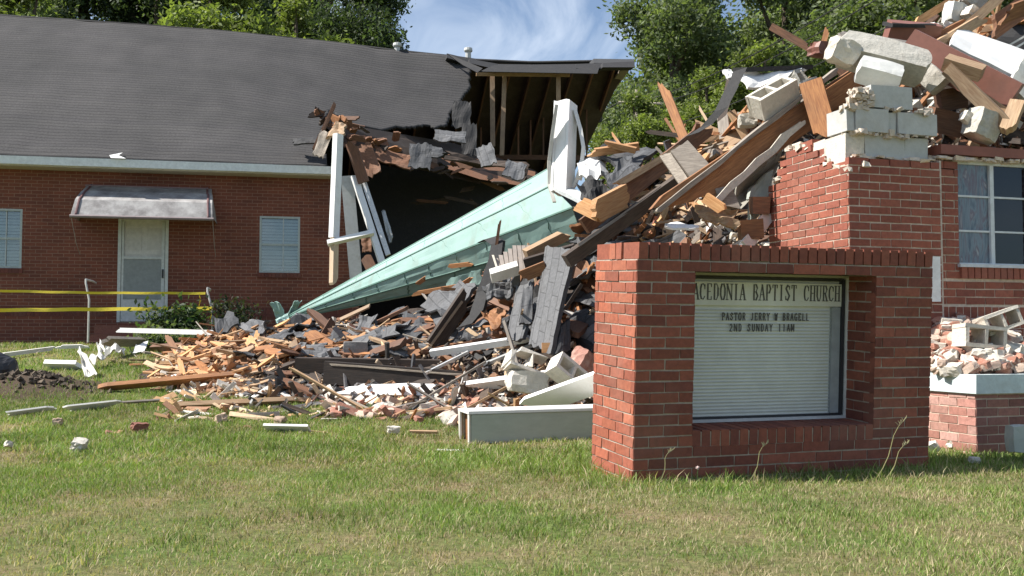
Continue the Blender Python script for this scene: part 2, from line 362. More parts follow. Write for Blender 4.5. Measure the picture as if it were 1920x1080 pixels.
# ------------------------------------------------------------------ board builder (grain along local X)
def board_mesh(name, Lg, w, t, e0='cut', e1='cut', mat=None, bend=0, seg=6, rag=.0, rnds=random):
    """plank: cross-section w (local Z) x t (local Y); ends 'cut' or 'split' (jagged long splinters)"""
    nz = 7
    zsr = [(-.5 + k / (nz - 1)) * w for k in range(nz)]
    def endoff(kind):
        if kind == 'cut': s = rnds.uniform(-.1, .1) * w; return [s * (k / (nz - 1) - .5) for k in range(nz)]
        a = min(.3 * Lg, w * 2.4); tip = rnds.random() * (nz - 1)
        return [-a * (abs(k - tip) / (nz - 1)) * rnds.uniform(.6, 1.1) - a * .25 * rnds.random() for k in range(nz)]
    o0 = endoff(e0); o1 = endoff(e1); mb = MB()
    X = []
    for i in range(seg + 1):
        u = i / seg; row = []
        for k in range(nz):
            x0 = -Lg / 2 - o0[k]; x1 = Lg / 2 + o1[k]
            x = x0 + (x1 - x0) * u
            z = zsr[k] + bend * (4 * u * (1 - u) - .5) * Lg
            if k in (0, nz - 1) and rag: z += rnds.uniform(-rag, rag) * w
            row.append((x, z))
        X.append(row)
    def pt(i, k, s): return (X[i][k][0], s * t / 2, X[i][k][1])
    for i in range(seg):
        for k in range(nz - 1):
            mb.poly([pt(i, k, -1), pt(i + 1, k, -1), pt(i + 1, k + 1, -1), pt(i, k + 1, -1)])
            mb.poly([pt(i, k, 1), pt(i, k + 1, 1), pt(i + 1, k + 1, 1), pt(i + 1, k, 1)])
        mb.poly([pt(i, 0, -1), pt(i, 0, 1), pt(i + 1, 0, 1), pt(i + 1, 0, -1)])
        mb.poly([pt(i, nz - 1, -1), pt(i + 1, nz - 1, -1), pt(i + 1, nz - 1, 1), pt(i, nz - 1, 1)])
    for k in range(nz - 1):
        mb.poly([pt(0, k, -1), pt(0, k + 1, -1), pt(0, k + 1, 1), pt(0, k, 1)])
        mb.poly([pt(seg, k, -1), pt(seg, k, 1), pt(seg, k + 1, 1), pt(seg, k + 1, -1)])
    return mb.mesh(name)
def frame(p1, p2, roll):
    """x along p1->p2; at roll 0 the wide face (normal local -Y) looks at the camera"""
    x = (p2 - p1).normalized(); mid = (p1 + p2) / 2
    tocam = (Vector((0, 0, CAMZ)) - mid).normalized()
    y = -(tocam - x * tocam.dot(x)).normalized(); z = x.cross(y)
    m = Matrix((x, y, z)).transposed().to_4x4()
    return Matrix.Translation(mid) @ m @ Matrix.Rotation(R(roll), 4, 'X')
def board(name, label, cat, a, b, w, t, mat, roll=0, e0='cut', e1='cut', bend=0, rag=0, group=None):
    p1, p2 = P(*a), P(*b)
    me = board_mesh(name, (p2 - p1).length, w, t, e0, e1, bend=bend, rag=rag); me.materials.append(mat)
    o = bpy.data.objects.new(name, me); COL.objects.link(o); o.matrix_world = frame(p1, p2, roll)
    return tag(o, label, cat, group)
def sheet(name, label, cat, corners, thick, mat, rag=.06, nx=8, ny=5, wob=.03, group=None, curl=0):
    """thin crumpled sheet spanning 4 corner points (3-D), with real thickness and ragged outline"""
    c = [Vector(p) if len(p) == 3 and not isinstance(p, tuple) else P(*p) for p in corners]
    n = (c[1] - c[0]).cross(c[3] - c[0]).normalized(); mb = MB()
    sz = (c[1] - c[0]).length; off = random.uniform(0, 99)
    def pt(i, j):
        u, v = i / nx, j / ny
        ue = u + (random.uniform(-rag, rag) if i in (0, nx) else 0); ve = v + (random.uniform(-rag, rag) if j in (0, ny) else 0)
        p = (c[0] * (1 - ue) + c[1] * ue) * (1 - ve) + (c[3] * (1 - ue) + c[2] * ue) * ve
        return p + n * (wob * 2.2 * mnoise.noise((u * 2.5 + off, v * 2.5, off)) * max(sz, .3) * 1.5 + curl * sz * (2 * u - 1) ** 2)
    G = [[pt(i, j) for j in range(ny + 1)] for i in range(nx + 1)]; t = n * thick
    for i in range(nx):
        for j in range(ny):
            q = [G[i][j], G[i + 1][j], G[i + 1][j + 1], G[i][j + 1]]; lh = (c[3] - c[0]).length
            if lh > sz: W_ = [(b / ny * lh, a / nx * sz) for a, b in ((i, j), (i + 1, j), (i + 1, j + 1), (i, j + 1))]
            else: W_ = [(a / nx * sz, b / ny * lh) for a, b in ((i, j), (i + 1, j), (i + 1, j + 1), (i, j + 1))]
            W_ = [(a + off * .37, b + off * .61) for a, b in W_]; mb.poly(q, (1, 1, 1), W_); mb.poly([p - t for p in q][::-1], (1, 1, 1), W_[::-1])
    edge = [(i, 0) for i in range(nx)] + [(nx, j) for j in range(ny)] + [(i, ny) for i in range(nx, 0, -1)] + [(0, j) for j in range(ny, 0, -1)]
    for k in range(len(edge)):
        a = G[edge[k][0]][edge[k][1]]; q = edge[(k + 1) % len(edge)]; b_ = G[q[0]][q[1]]
        mb.poly([a, a - t, b_ - t, b_])
    o = mb.build(name, mat); return tag(o, label, cat, group)

# ------------------------------------------------------------------ real bricks on a face
LIT = [(.36, .105, .055), (.31, .09, .05), (.38, .12, .065), (.28, .08, .045), (.34, .10, .058)]  # brighter brick tones, sunlight on the sign's side put into the colour
def brick_face(mb, O, U, Nn, Lx, z0, z1, keep=None, off0=0., bh=.0677, bl=.203, gap=.009, proud=.005, depth=.05, pal=LIT, dark=1.0, Z=Vector((0, 0, 1)), hole=None, jit=.0024):
    k = 0; z = z0
    while z < z1 - bh * .5:
        zz1 = min(z + bh, z1); off = off0 if k % 2 == 0 else off0 - bl / 2
        u = off - bl
        while u < Lx:
            a = max(u, 0) + (0 if u <= 0 else gap / 2); b = min(u + bl, Lx) - (0 if u + bl >= Lx else gap / 2)
            if b - a > .02:
                uc = (a + b) / 2; zc = (z + zz1) / 2
                segs = [(a, b)]
                if hole:
                    h0, h1, hz0, hz1 = hole
                    if zc > hz0 and zc < hz1:
                        segs = [(s0, s1) for s0, s1 in ((a, min(b, h0)), (max(a, h1), b)) if s1 - s0 > .015]
                for s0, s1 in segs:
                    sc = (s0 + s1) / 2
                    if keep is None or keep(sc, zc):
                        c = random.choice(pal); q = random.uniform(.82, 1.12) * dark
                        d = depth; pr = proud + random.uniform(-.001, .0015)
                        mb.box(O + U * sc + Z * zc + Nn * (pr - d / 2), (U, Nn, Z), ((s1 - s0) / 2, d / 2, (zz1 - z - gap) / 2), (c[0] * q, c[1] * q, c[2] * q), jit)
            u += bl
        z += bh; k += 1

# ------------------------------------------------------------------ church sign
th = R(19.6); SU = Vector((math.cos(th), math.sin(th), 0)); SB = Vector((-math.sin(th), math.cos(th), 0)); SZ = Vector((0, 0, 1))
SO = Vector((.735, 6.22, 0)); SL, SD = 2.23, .60
sign = empty('church_sign', SO); sign['_o'] = (0, 0, 0)
tag(sign, 'red brick roadside sign holding a recessed white letter board for the church', 'church sign')
lean = Matrix.Translation(SO) @ Matrix.Rotation(R(3.4), 4, SU) @ Matrix.Translation(-SO)
LO, HI = -.055, 1.37
OP = (.397, 1.773, .315, 1.302); REC = .30
def SP(u, d, z): return SO + SU * u + SB * d + SZ * z
mb = MB(); mc = (.42, .35, .28)
def sbox(mb, u0, u1, d0, d1, z0, z1, col): mb.box(SP((u0 + u1) / 2, (d0 + d1) / 2, (z0 + z1) / 2), (SU, SB, SZ), ((u1 - u0) / 2, (d1 - d0) / 2, (z1 - z0) / 2), col)
sbox(mb, 0, OP[0], 0, SD, LO, HI, mc); sbox(mb, OP[1], SL, 0, SD, LO, HI, mc)
sbox(mb, OP[0], OP[1], 0, SD, LO, OP[2] - .012, mc); sbox(mb, OP[0], OP[1], 0, SD, OP[3] + .004, HI, mc)
sbox(mb, OP[0], OP[1], REC + .05, SD - .001, OP[2] - .012, OP[3] + .004, mc)
o = mb.build('mortar_core', MORTAR, sign)
mb = MB(); SHADEP = [(.24, .071, .042), (.205, .06, .037), (.27, .082, .048), (.185, .055, .036)]  # darker copy of the brick tones, shade of the front put into colour
rowl = .108
def fk(u, z): return not (OP[0] - .01 < u < OP[1] + .01 and OP[2] - .115 < z < OP[3] + .0)
# front, with running bond; the sill rowlock row is inserted in the opening's width
brick_face(mb, SP(0, 0, 0), SU, -SB, SL, LO, HI - 1e-4, None, .1, hole=(OP[0] + .004, OP[1] - .004, OP[2] - .115, OP[3] - .01), pal=SHADEP)
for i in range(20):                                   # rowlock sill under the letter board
    u0 = OP[0] + i * (OP[1] - OP[0]) / 20; u1 = u0 + (OP[1] - OP[0]) / 20; c = random.choice(SHADEP)
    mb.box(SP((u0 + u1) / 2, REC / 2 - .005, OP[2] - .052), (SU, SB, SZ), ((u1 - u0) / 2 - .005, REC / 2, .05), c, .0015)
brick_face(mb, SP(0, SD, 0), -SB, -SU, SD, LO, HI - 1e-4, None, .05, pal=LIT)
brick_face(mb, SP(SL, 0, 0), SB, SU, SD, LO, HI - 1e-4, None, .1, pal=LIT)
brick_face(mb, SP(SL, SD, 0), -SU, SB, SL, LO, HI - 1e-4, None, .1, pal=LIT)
# reveals of the opening
brick_face(mb, SP(OP[1], 0.003, 0), SB, -SU, REC, OP[2], OP[3], None, .1, pal=SHADEP, depth=.02)
brick_face(mb, SP(OP[0], REC, 0), -SB, SU, REC - .003, OP[2], OP[3], None, .1, pal=SHADEP, depth=.02)
n = 31                                                # rowlock cap running round the top
for i in range(n):
    c = random.choice(SHADEP); u0 = i * SL / n; zt = random.uniform(-.003, .003)
    mb.box(SP(u0 + SL / n / 2, .098, HI + rowl / 2 + zt), (SU, SB, SZ), (SL / n / 2 - .0055, .106, rowl / 2 - .004), c, .002)
    c = random.choice(LIT); mb.box(SP(u0 + SL / n / 2, SD - .098, HI + rowl / 2 + zt), (SU, SB, SZ), (SL / n / 2 - .0055, .106, rowl / 2 - .004), c, .002)
for i in range(2):
    mb.box(SP(.1 , .255 + i * .092, HI + rowl / 2), (SU, SB, SZ), (.106, .04, rowl / 2 - .004), random.choice(LIT), .002)
sbox(mb, .01, SL - .01, .008, SD - .008, HI, HI + rowl - .014, (.4, .33, .27))
mb.build('brickwork', BRICK, sign)
# letter board
brd = MB(); z0, z1 = OP[2] + .012, OP[3] - .03
hd = .165
def rp(u, d, z): return SP(u, REC + d, z)
sbox(brd, OP[0] + .02, OP[1] - .035, REC + .03, REC + .045, z0, z1, (.72, .73, .69))
sbox(brd, OP[0] + .02, OP[1] - .04, REC + .0, REC + .03, z1 - hd - .02, z1 - .03, (.70, .70, .63))
board_o = brd.build('letter_board', mat_attr('letter_board_plastic', 5, .12, .45, .1, .001, (.45, .44, .33), .45), sign)
tr = MB(); z = z0 + .02
while z < z1 - hd - .04:
    sbox(tr, OP[0] + .03, OP[1] - .12, REC + .018, REC + .03, z, z + .0045, (.50, .51, .49)); z += .0228
tr.build('letter_track', GENERIC, board_o)
fr = MB(); fc = (.5, .5, .47)
sbox(fr, OP[0] + .001, OP[1] - .001, REC - .02, REC + .04, OP[2] + .0005, OP[2] + .02, (.55, .56, .55))
sbox(fr, OP[1] - .022, OP[1] - .001, REC - .02, REC + .04, OP[2] + .02, z1 + .012, (.62, .62, .6))
sbox(fr, OP[0] + .001, OP[1] - .001, REC - .02, REC + .04, z1 + .012, z1 + .029, (.40, .39, .33))
sbox(fr, OP[0] + .02, OP[1] - .03, REC - .005, REC + .02, z0 + .012, z0 + .022, (.03, .03, .035))
sbox(fr, OP[1] - .048, OP[1] - .026, REC - .012, REC + .03, z0 + .012, z1, (.03, .03, .035))
sbox(fr, OP[1] - .118, OP[1] - .05, REC + .005, REC + .031, z0 + .025, z1 - hd - .025, (.33, .35, .36))
sbox(fr, OP[0] + .02, OP[1] - .03, REC - .002, REC + .02, z1 - .012, z1 + .004, (.03, .03, .03))
fr.build('board_frame', GENERIC, sign)
# lettering: strokes (x0,y0,x1,y1,thick?) in a 1x1 box
G = {'M': ['T0,0,0,1', '0,1,.5,.25', 'T.5,.25,1,1', 'T1,1,1,0'], 'A': ['0,0,.5,1', 'T.5,1,1,0', '.2,.35,.8,.35'], 'C': ['.95,.8,.6,1', '.6,1,.25,.95', 'T.25,.95,.05,.7', 'T.05,.7,.05,.3', 'T.05,.3,.25,.05', '.25,.05,.6,0', '.6,0,.95,.2', '.95,.65,.95,.95'],
     'E': ['T.15,0,.15,1', '.15,1,.9,1', '.15,.5,.7,.5', '.15,0,.9,0', '.9,1,.9,.8', '.9,0,.9,.2'], 'D': ['T.15,0,.15,1', '.15,1,.6,1', '.6,1,.9,.75', 'T.9,.75,.9,.25', '.9,.25,.6,0', '.6,0,.15,0'],
     'O': ['.3,1,.7,1', 'T.7,1,.95,.7', 'T.95,.7,.95,.3', 'T.95,.3,.7,0', '.7,0,.3,0', 'T.3,0,.05,.3', 'T.05,.3,.05,.7', 'T.05,.7,.3,1'], 'N': ['0,0,0,1', 'T0,1,1,0', '1,0,1,1'], 'I': ['T.5,0,.5,1', '.25,0,.75,0', '.25,1,.75,1'],
     'B': ['T.15,0,.15,1', '.15,1,.6,1', 'T.6,1,.85,.77', '.85,.77,.6,.53', '.15,.53,.6,.53', 'T.6,.53,.95,.27', 'T.95,.27,.6,0', '.6,0,.15,0'], 'P': ['T.15,0,.15,1', '.15,1,.65,1', 'T.65,1,.92,.75', 'T.92,.75,.65,.47', '.65,.47,.15,.47', '0,0,.35,0'],
     'T': ['T.5,0,.5,1', '0,1,1,1', '0,1,0,.8', '1,1,1,.8', '.3,0,.7,0'], 'S': ['.9,.95,.9,.72', '.9,.85,.5,1', 'T.5,1,.12,.78', 'T.12,.78,.88,.3', 'T.88,.3,.5,0', '.5,0,.08,.15', '.08,.28,.08,.03'],
     'H': ['T.1,0,.1,1', 'T.9,0,.9,1', '.1,.5,.9,.5'], 'U': ['T.1,1,.1,.3', 'T.1,.3,.35,0', '.35,0,.65,0', '.65,0,.9,.3', '.9,.3,.9,1'], 'R': ['T.15,0,.15,1', '.15,1,.65,1', 'T.65,1,.9,.77', '.9,.77,.65,.52', '.65,.52,.15,.52', 'T.5,.52,.95,0'],
     'J': ['T.7,1,.7,.25', '.7,.25,.45,0', '.45,0,.15,.15'], 'Y': ['T0,1,.5,.5', '1,1,.5,.5', 'T.5,.5,.5,0'], 'W': ['T0,1,.25,0', '.25,0,.5,.8', 'T.5,.8,.75,0', '.75,0,1,1'], 'G': ['.95,.8,.6,1', '.6,1,.2,.9', 'T.2,.9,.05,.5', 'T.05,.5,.2,.1', '.2,.1,.6,0', 'T.9,0,.9,.45', '.6,.45,.95,.45'],
     'L': ['T.15,0,.15,1', '.15,0,.9,0'], '2': ['.1,.8,.5,1', 'T.5,1,.85,.72', 'T.85,.72,.1,0', '.1,0,.9,0'], '1': ['T.5,0,.5,1', '.5,1,.3,.85']}
SER = {'M': [(0, 0), (1, 0)], 'A': [(0, 0), (1, 0)], 'N': [(0, 0), (0, 1), (1, 1)], 'H': [(.1, 0), (.1, 1), (.9, 0), (.9, 1)], 'U': [(.1, 1), (.9, 1)], 'R': [(.15, 0), (.95, 0)], 'E': [], 'D': [], 'B': []}
def letters(mb, text, u, z, cw, pitch, h, d, thk, thn, serif):
    for ch in text:
        for s in G.get(ch, []):
            T = s[0] == 'T'; a = [float(q) for q in s.lstrip('T').split(',')]
            p = Vector((a[0] * cw, a[1] * h)); q = Vector((a[2] * cw, a[3] * h)); dd = (q - p); ln = dd.length
            w = (thk if T else thn) / 2; e = dd / ln * (w * .5); nn = Vector((-dd.y, dd.x)) / ln * w
            pts = [p - e - nn, q + e - nn, q + e + nn, p - e + nn]
            mb.prism([rp(u + r.x, d, z + r.y) for r in pts], SB * .003, (.085, .08, .075))
        if serif:
            for sx, sy in SER.get(ch, []):
                c = Vector((sx * cw, sy * h)); w = .011
                pts = [c + Vector((-w, -thn / 2)), c + Vector((w, -thn / 2)), c + Vector((w, thn / 2)), c + Vector((-w, thn / 2))]
                mb.prism([rp(u + r.x, d - .0005, z + r.y) for r in pts], SB * .003, (.085, .08, .075))
        u += pitch
lt = MB()
letters(lt, 'MACEDONIA BAPTIST CHURCH', .512, z1 - hd + .018, .0355, .0504, .103, -.004, .0095, .0045, True)
letters(lt, 'PASTOR JERRY W BRAGELL', .79, z1 - hd - .118, .019, .0315, .048, .012, .0065, .0055, False)
letters(lt, '2ND SUNDAY 11AM', .85, z1 - hd - .192, .019, .0345, .048, .012, .0065, .0055, False)
lt.build('lettering', GENERIC, board_o)
sign.matrix_world = lean
sign['_o'] = (0, 0, 0)

# ------------------------------------------------------------------ ruined church wall at the right
tr_ = R(17); RU = Vector((math.cos(tr_), math.sin(tr_), 0)); RB = Vector((-math.sin(tr_), math.cos(tr_), 0))
RO = Vector((2.79, 8.35, 0))
def RP(u, d, z): return RO + RU * u + RB * d + SZ * z
def rbox(mb, u0, u1, d0, d1, z0, z1, col=(1, 1, 1), jit=0): mb.box(RP((u0 + u1) / 2, (d0 + d1) / 2, (z0 + z1) / 2), (RU, RB, SZ), ((u1 - u0) / 2, (d1 - d0) / 2, (z1 - z0) / 2), col, jit)
ruin = empty('ruined_church_wall', RO); ruin['_o'] = tuple(RO)
tag(ruin, 'broken corner of the red brick church wall with jagged top and tall window', 'brick wall')
ML = (.64, .52, .41); RC = [(.30, .09, .053), (.27, .08, .048), (.32, .10, .06), (.285, .085, .053)]
def ztL(D): return np.interp(D, [0, .08, .37, .5, .56, .86, .97, .98, 1.09, 1.23], [2.30, 2.30, 2.42, 2.5, 2.57, 2.60, 2.58, 2.38, 2.36, 2.28])
def ztF(u): return np.interp(u, [0, .07, .075, .9, .915, 3.5], [2.28, 2.3, 2.385, 2.385, 2.36, 2.36])
core = MB()
for i in range(12):                                   # left face core steps down with the break
    d0, d1 = i * 1.23 / 12, (i + 1) * 1.23 / 12
    zt = min(ztL(d0), ztL(d1)) - .03
    rbox(core, 0.0 + .0001 * i, .3, d0, d1, -.1, zt, ML)
rbox(core, .0, .912, .0005, .2995, -.1, 2.33, ML)
WU0, WU1, WZ0, WZ1 = 1.117, 1.945, 1.50, 2.43
rbox(core, .913, WU0, .03, .33, -.1, 2.30, ML); rbox(core, WU0, WU1, .03, .33, -.1, WZ0, ML); rbox(core, WU1, 4.6, .03, .33, -.1, 2.36, ML)
core.build('mortar_backing', MORTAR, ruin)
bf = MB()
brick_face(bf, RP(0, 1.23, 0), -RB, -RU, 1.23, -.05, 2.66, lambda u, z: z < ztL(1.23 - u) + random.uniform(-.02, .02), .1, pal=RC, gap=.011)
brick_face(bf, RP(0, 0, 0), RU, -RB, .905, -.05, 2.42, lambda u, z: z < ztF(u), .1, pal=RC, gap=.011)
brick_face(bf, RP(.925, .03, 0), RU, -RB, 3.6, -.05, WZ0 - .11, lambda u, z: abs(z - 1.06) > .10, .05, pal=RC)
brick_face(bf, RP(.925, .03, 0), RU, -RB, WU0 - .925, WZ0 - .11, 2.42, lambda u, z: z < 2.42, .05, pal=RC)
brick_face(bf, RP(WU1, .03, 0), RU, -RB, 2.6, WZ0 - .11, 2.42, None, .05, pal=RC)
for i in range(48):                                   # soldier band low on the wall and rowlock sill under the window
    c = random.choice(RC); rbox(bf, .93 + i * .075, .93 + i * .075 + .065, .027, .07, .97, 1.15, c, .0015)
for i in range(12):
    c = random.choice(RC); u0 = WU0 + i * .069; rbox(bf, u0 + .002, u0 + .062, .0, .12, WZ0 - .105, WZ0 - .008, c, .0015)
# a few loose bricks standing proud of the broken edge
for D, z in ((1.0, 2.42), (.62, 2.60), (.45, 2.49), (.12, 2.33)):
    c = random.choice(RC); bf.box(RP(.06, D, z), (RU, RB, SZ), (.05, .095, .03), c, .004)
bf.build('brick_facing', BRICK, ruin)
# reddish lintel strip over the window, mortar-smeared
lb = MB(); rbox(lb, .93, 4.0, .0, .25, 2.462, 2.545, (.25, .085, .055)); lb.build('lintel', GENERIC, ruin)
mo = MB()
for i in range(150):
    u = random.uniform(.08, 2.4); z = (2.385 if u < .9 else 2.43) + random.uniform(0, .02); s = random.uniform(.008, .03)
    mo.box(RP(u, random.uniform(.0, .12), z), (RU, RB, SZ), (s * 1.8, s, s * .5), (.62, .52, .42), s * .4)
for i in range(130):
    D = random.uniform(0, 1.2); z = ztL(D) + random.uniform(-.02, .03); s = random.uniform(.01, .035)
    mo.box(RP(random.uniform(0.01, .2), D, z), (RU, RB, SZ), (s, s * 1.5, s * .7), (.66, .58, .48), s * .5)
rbox(mo, .905, .925, -.001, .04, -.05, 2.40, (.55, .46, .38))
mo.build('mortar_crumbs', MORTAR, ruin)
# painted concrete-block courses
def blocks(rows, name, mat):
    mb = MB()
    for (u0, u1, d0, d1, z0, z1) in rows: rbox(mb, u0 + .004, u1 - .004, d0, d1, z0 + .004, z1 - .004, (1, 1, 1), .006)
    mb.build(name, mat, ruin)
blocks([(.03, .20, .06, .3, 2.395, 2.60), (.2, .60, .05, .3, 2.395, 2.60), (.6, .84, .055, .3, 2.395, 2.60)], 'block_course', BLOCKP)
blocks([(.0, .08, .02, .30, 2.605, 2.805), (.08, .40, .0, .3, 2.605, 2.805), (.4, .50, .03, .3, 2.605, 2.795), (.5, .9, .005, .3, 2.605, 2.805)], 'block_course', BLOCKP)
blocks([(.24, .66, .01, .3, 2.82, 3.02)], 'block_course', BLOCKP)
blocks([(.012, .2, .35, .55, 2.45, 2.60), (.01, .2, .05, .345, 2.33, 2.60), (.02, .2, .56, .72, 2.5, 2.63)], 'block_course', PLAST)
mo = MB()
for i in range(170):
    u = random.choice([random.uniform(0, .25), random.uniform(.3, .9), random.uniform(.05, .3)]); z = random.choice([2.6, 2.81, 2.85, 2.9, 2.95]); s = random.uniform(.006, .022)
    if z > 2.82: u = random.uniform(.08, .25)
    mo.box(RP(u, random.uniform(-.01, .1), z + random.uniform(-.02, .02)), (RU, RB, SZ), (s * 1.6, s, s), (.55, .47, .38), s * .6)
mo.build('mortar_lump', MORTAR, ruin)
# window
win = MB(); wc = (.66, .68, .68)
def wb(u0, u1, z0, z1, d0=.08, d1=.13): rbox(win, u0, u1, d0, d1, z0, z1, wc)
wb(WU0, WU0 + .03, WZ0, WZ1); wb(WU1 - .03, WU1, WZ0, WZ1); wb(WU0 + .03, WU1 - .03, WZ0, WZ0 + .035, .07, .13); wb(WU0 + .03, WU1 - .03, WZ1 - .03, WZ1)
um = WU0 + .405; wb(um - .02, um + .02, WZ0 + .035, WZ1 - .03, .075, .128)
for zz in (WZ0 + .315, WZ0 + .62): wb(WU0 + .03, um - .02, zz - .008, zz + .008, .085, .125); wb(um + .02, WU1 - .03, zz - .008, zz + .008, .085, .125)
wf = win.build('window', GENERIC, ruin)
p1 = MB(); rbox(p1, WU0 + .03, um - .02, .1, .106, WZ0 + .035, WZ1 - .03); g1 = p1.build('pane', REFLGL, wf); tag(g1, 'pane with painted bluish sky reflection and pale curtain')
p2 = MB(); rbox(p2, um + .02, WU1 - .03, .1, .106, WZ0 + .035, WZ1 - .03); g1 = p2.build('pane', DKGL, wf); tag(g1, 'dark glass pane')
s = MB(); rbox(s, WU0 - .02, WU1 + .02, -.012, .069, WZ0 - .008, WZ0 + .018, (.6, .61, .62)); s.build('sill', GENERIC, wf)
s = MB(); rbox(s, .752, .882, -.018, -.007, 1.19, 1.575, (.80, .79, .76), .002); s.build('wall_plaque', GENERIC, ruin)
# low plinth in front
PO = Vector((3.50, 7.68, 0))
def PP(u, d, z): return PO + RU * u + RB * d + SZ * z
pl = empty('brick_plinth', PO); pl['_o'] = tuple(PO)
tag(pl, 'low brick porch plinth with a pale painted concrete cap under fallen bricks', 'plinth')
mb = MB(); mb.box(PP(1.8, .45, .2), (RU, RB, SZ), (1.8, .45, .27), ML); mb.build('mortar_core', MORTAR, pl)
mb = MB(); LITFAD = [(.46, .24, .19), (.42, .20, .16), (.50, .29, .24), (.38, .17, .13)]
brick_face(mb, PP(0, .9, 0), -RB, -RU, .9, -.05, .46, None, .1, pal=LITFAD); brick_face(mb, PP(0, 0, 0), RU, -RB, 3.6, -.05, .46, None, .1, pal=[(.3, .13, .1), (.26, .11, .09), (.34, .15, .12)])  # paler lit side, darker front: light and shade put into brick colour
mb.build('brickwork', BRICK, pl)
mb = MB(); mb.box(PP(1.8, .44, .535), (RU, RB, SZ), (1.825, .475, .07), (1, 1, 1), .004)
mb.build('concrete_cap', mat_plain('pale_blue_cap', (.55, .62, .62), .9, 5, .15, (.42, .42, .38), .5, .4, .006), pl)

# ------------------------------------------------------------------ long brick building on the left
tb = R(12); BU = Vector((math.cos(tb), math.sin(tb), 0)); BB = Vector((-math.sin(tb), math.cos(tb), 0))
BO = Vector((-9.83, 19.46, 0))                       # point on the front wall at the photo's left edge
def BP(u, d, z): return BO + BU * u + BB * d + SZ * z
def upx(px, d=0):                                    # distance along the wall seen at a pixel column
    k = (px - 960) / F; o = BO + BB * d
    return (k * o.y - o.x) / (BU.x - k * BU.y)
def zpx(u, py, d=0):
    p = BP(u, d, 0); return CAMZ + (P(0, py, p.y).z - CAMZ)
bld = empty('brick_building', BP(6, 3, .74)); bld['_o'] = tuple(bld.location)
tag(bld, 'long low red brick church hall with charcoal shingle roof torn open at one end', 'building')
def bbox(mb, u0, u1, d0, d1, z0, z1, col=(1, 1, 1), jit=0): mb.box(BP((u0 + u1) / 2, (d0 + d1) / 2, (z0 + z1) / 2), (BU, BB, SZ), ((u1 - u0) / 2, (d1 - d0) / 2, (z1 - z0) / 2), col, jit)
UE = upx(655)                                        # broken end of the front wall
UL = -8.0; URR = 14.0; EZ = 4.18
def wallquad(mb, u0, u1, z0, z1, d=0): mb.poly([BP(u0, d, z0), BP(u1, d, z0), BP(u1, d, z1), BP(u0, d, z1)], (1, 1, 1), [(u0, z0), (u1, z0), (u1, z1), (u0, z1)])
DZ0, DZ1 = 1.17, 3.24; du0, du1 = upx(219), upx(314)
w1 = (upx(-38), upx(38)); w2 = (upx(485), upx(561)); wz = (zpx(w2[0], 511), zpx(w2[0], 405)); w3 = (w1[0] - 4.6, w1[0] - 3.8)
wz1 = (zpx(w1[1], 503), zpx(w1[1], 392))
mb = MB()
holes = sorted([(w3[0], w3[1], *wz1), (w1[0], w1[1], *wz1), (du0, du1, DZ0, DZ1), (w2[0], w2[1], *wz)])
u = UL
for h0, h1, hz0, hz1 in holes:
    wallquad(mb, u, h0, .5, EZ); wallquad(mb, h0, h1, .5, hz0); wallquad(mb, h0, h1, hz1, EZ)
    for (ua, ub) in ((h0, h0), (h1, h1)):
        mb.poly([BP(ua, 0, hz0), BP(ua, .12, hz0), BP(ua, .12, hz1), BP(ua, 0, hz1)], (1, 1, 1), [(0, hz0), (.12, hz0), (.12, hz1), (0, hz1)])
    u = h1
# ragged end: stepped brick columns
steps = [(UE - .35, EZ), (UE - .12, 3.9), (UE + .02, 3.3), (UE + .12, 2.5), (UE + .2, 1.8)]
for ue, zt in steps:
    wallquad(mb, u, ue, .5, zt); u = ue
mb.poly([BP(UE + .2, 0, .5), BP(UE + .2, .25, .5), BP(UE - .1, .25, EZ), BP(UE - .1, 0, EZ)], (1, 1, 1), [(0, .5), (.25, .5), (.25, 4), (0, 4)])
mb.build('front_wall', WBRICK, bld)
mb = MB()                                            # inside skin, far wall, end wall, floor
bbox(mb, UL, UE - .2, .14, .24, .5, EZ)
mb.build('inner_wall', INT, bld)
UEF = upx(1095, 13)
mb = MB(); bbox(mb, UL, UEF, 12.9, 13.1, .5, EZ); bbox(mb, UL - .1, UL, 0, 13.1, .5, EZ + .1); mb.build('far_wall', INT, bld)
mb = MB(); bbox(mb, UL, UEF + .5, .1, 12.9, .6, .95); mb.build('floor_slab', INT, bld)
mb = MB(); bbox(mb, UE - .4, UE - .3, .25, 12.8, .9, EZ); bbox(mb, UE + .6, upx(1040, 8.7), 8.6, 8.7, .9, EZ + .6); mb.build('light_blocking_partition', INT, bld)  # cross walls added to block light inside the hall
# soldier band near the ground and soldier sills
n = int((UE - UL) / .075)
mb = MB(); crossed = False
for i in range(n):
    u0 = UL + i * .075
    if du0 - .08 < u0 < du1 + .02:
        if not crossed: mb.build('soldier_band', BRICK, bld); mb = MB(); crossed = True
        continue
    c = random.choice([(.16, .048, .031), (.13, .04, .028), (.145, .044, .03)]); bbox(mb, u0, u0 + .066, -.008, .02, 1.28, 1.47, c)
mb.build('soldier_band', BRICK, bld)
for (a, b_), zz in ((w1, wz1), (w2, wz), (w3, wz1)):
    mb = MB()
    for i in range(12):
        c = random.choice([(.16, .048, .031), (.13, .04, .028)]); s0 = a - .03 + i * (b_ - a + .06) / 12; bbox(mb, s0, s0 + .062, -.03, .05, zz[0] - .10, zz[0] - .005, c)
    mb.build('window_sill', BRICK, bld)
# steps in front of door
mb = MB(); a, b_ = upx(150), upx(395)
for zt, dd, uu in ((1.10, .75, .0), (.93, 1.15, .0), (.80, 1.5, 0)): bbox(mb, a + .4 + uu, b_ - .3, -dd, -.01, .4, zt, (.16, .075, .055), .003)
mb.build('door_step', BRICK, bld)
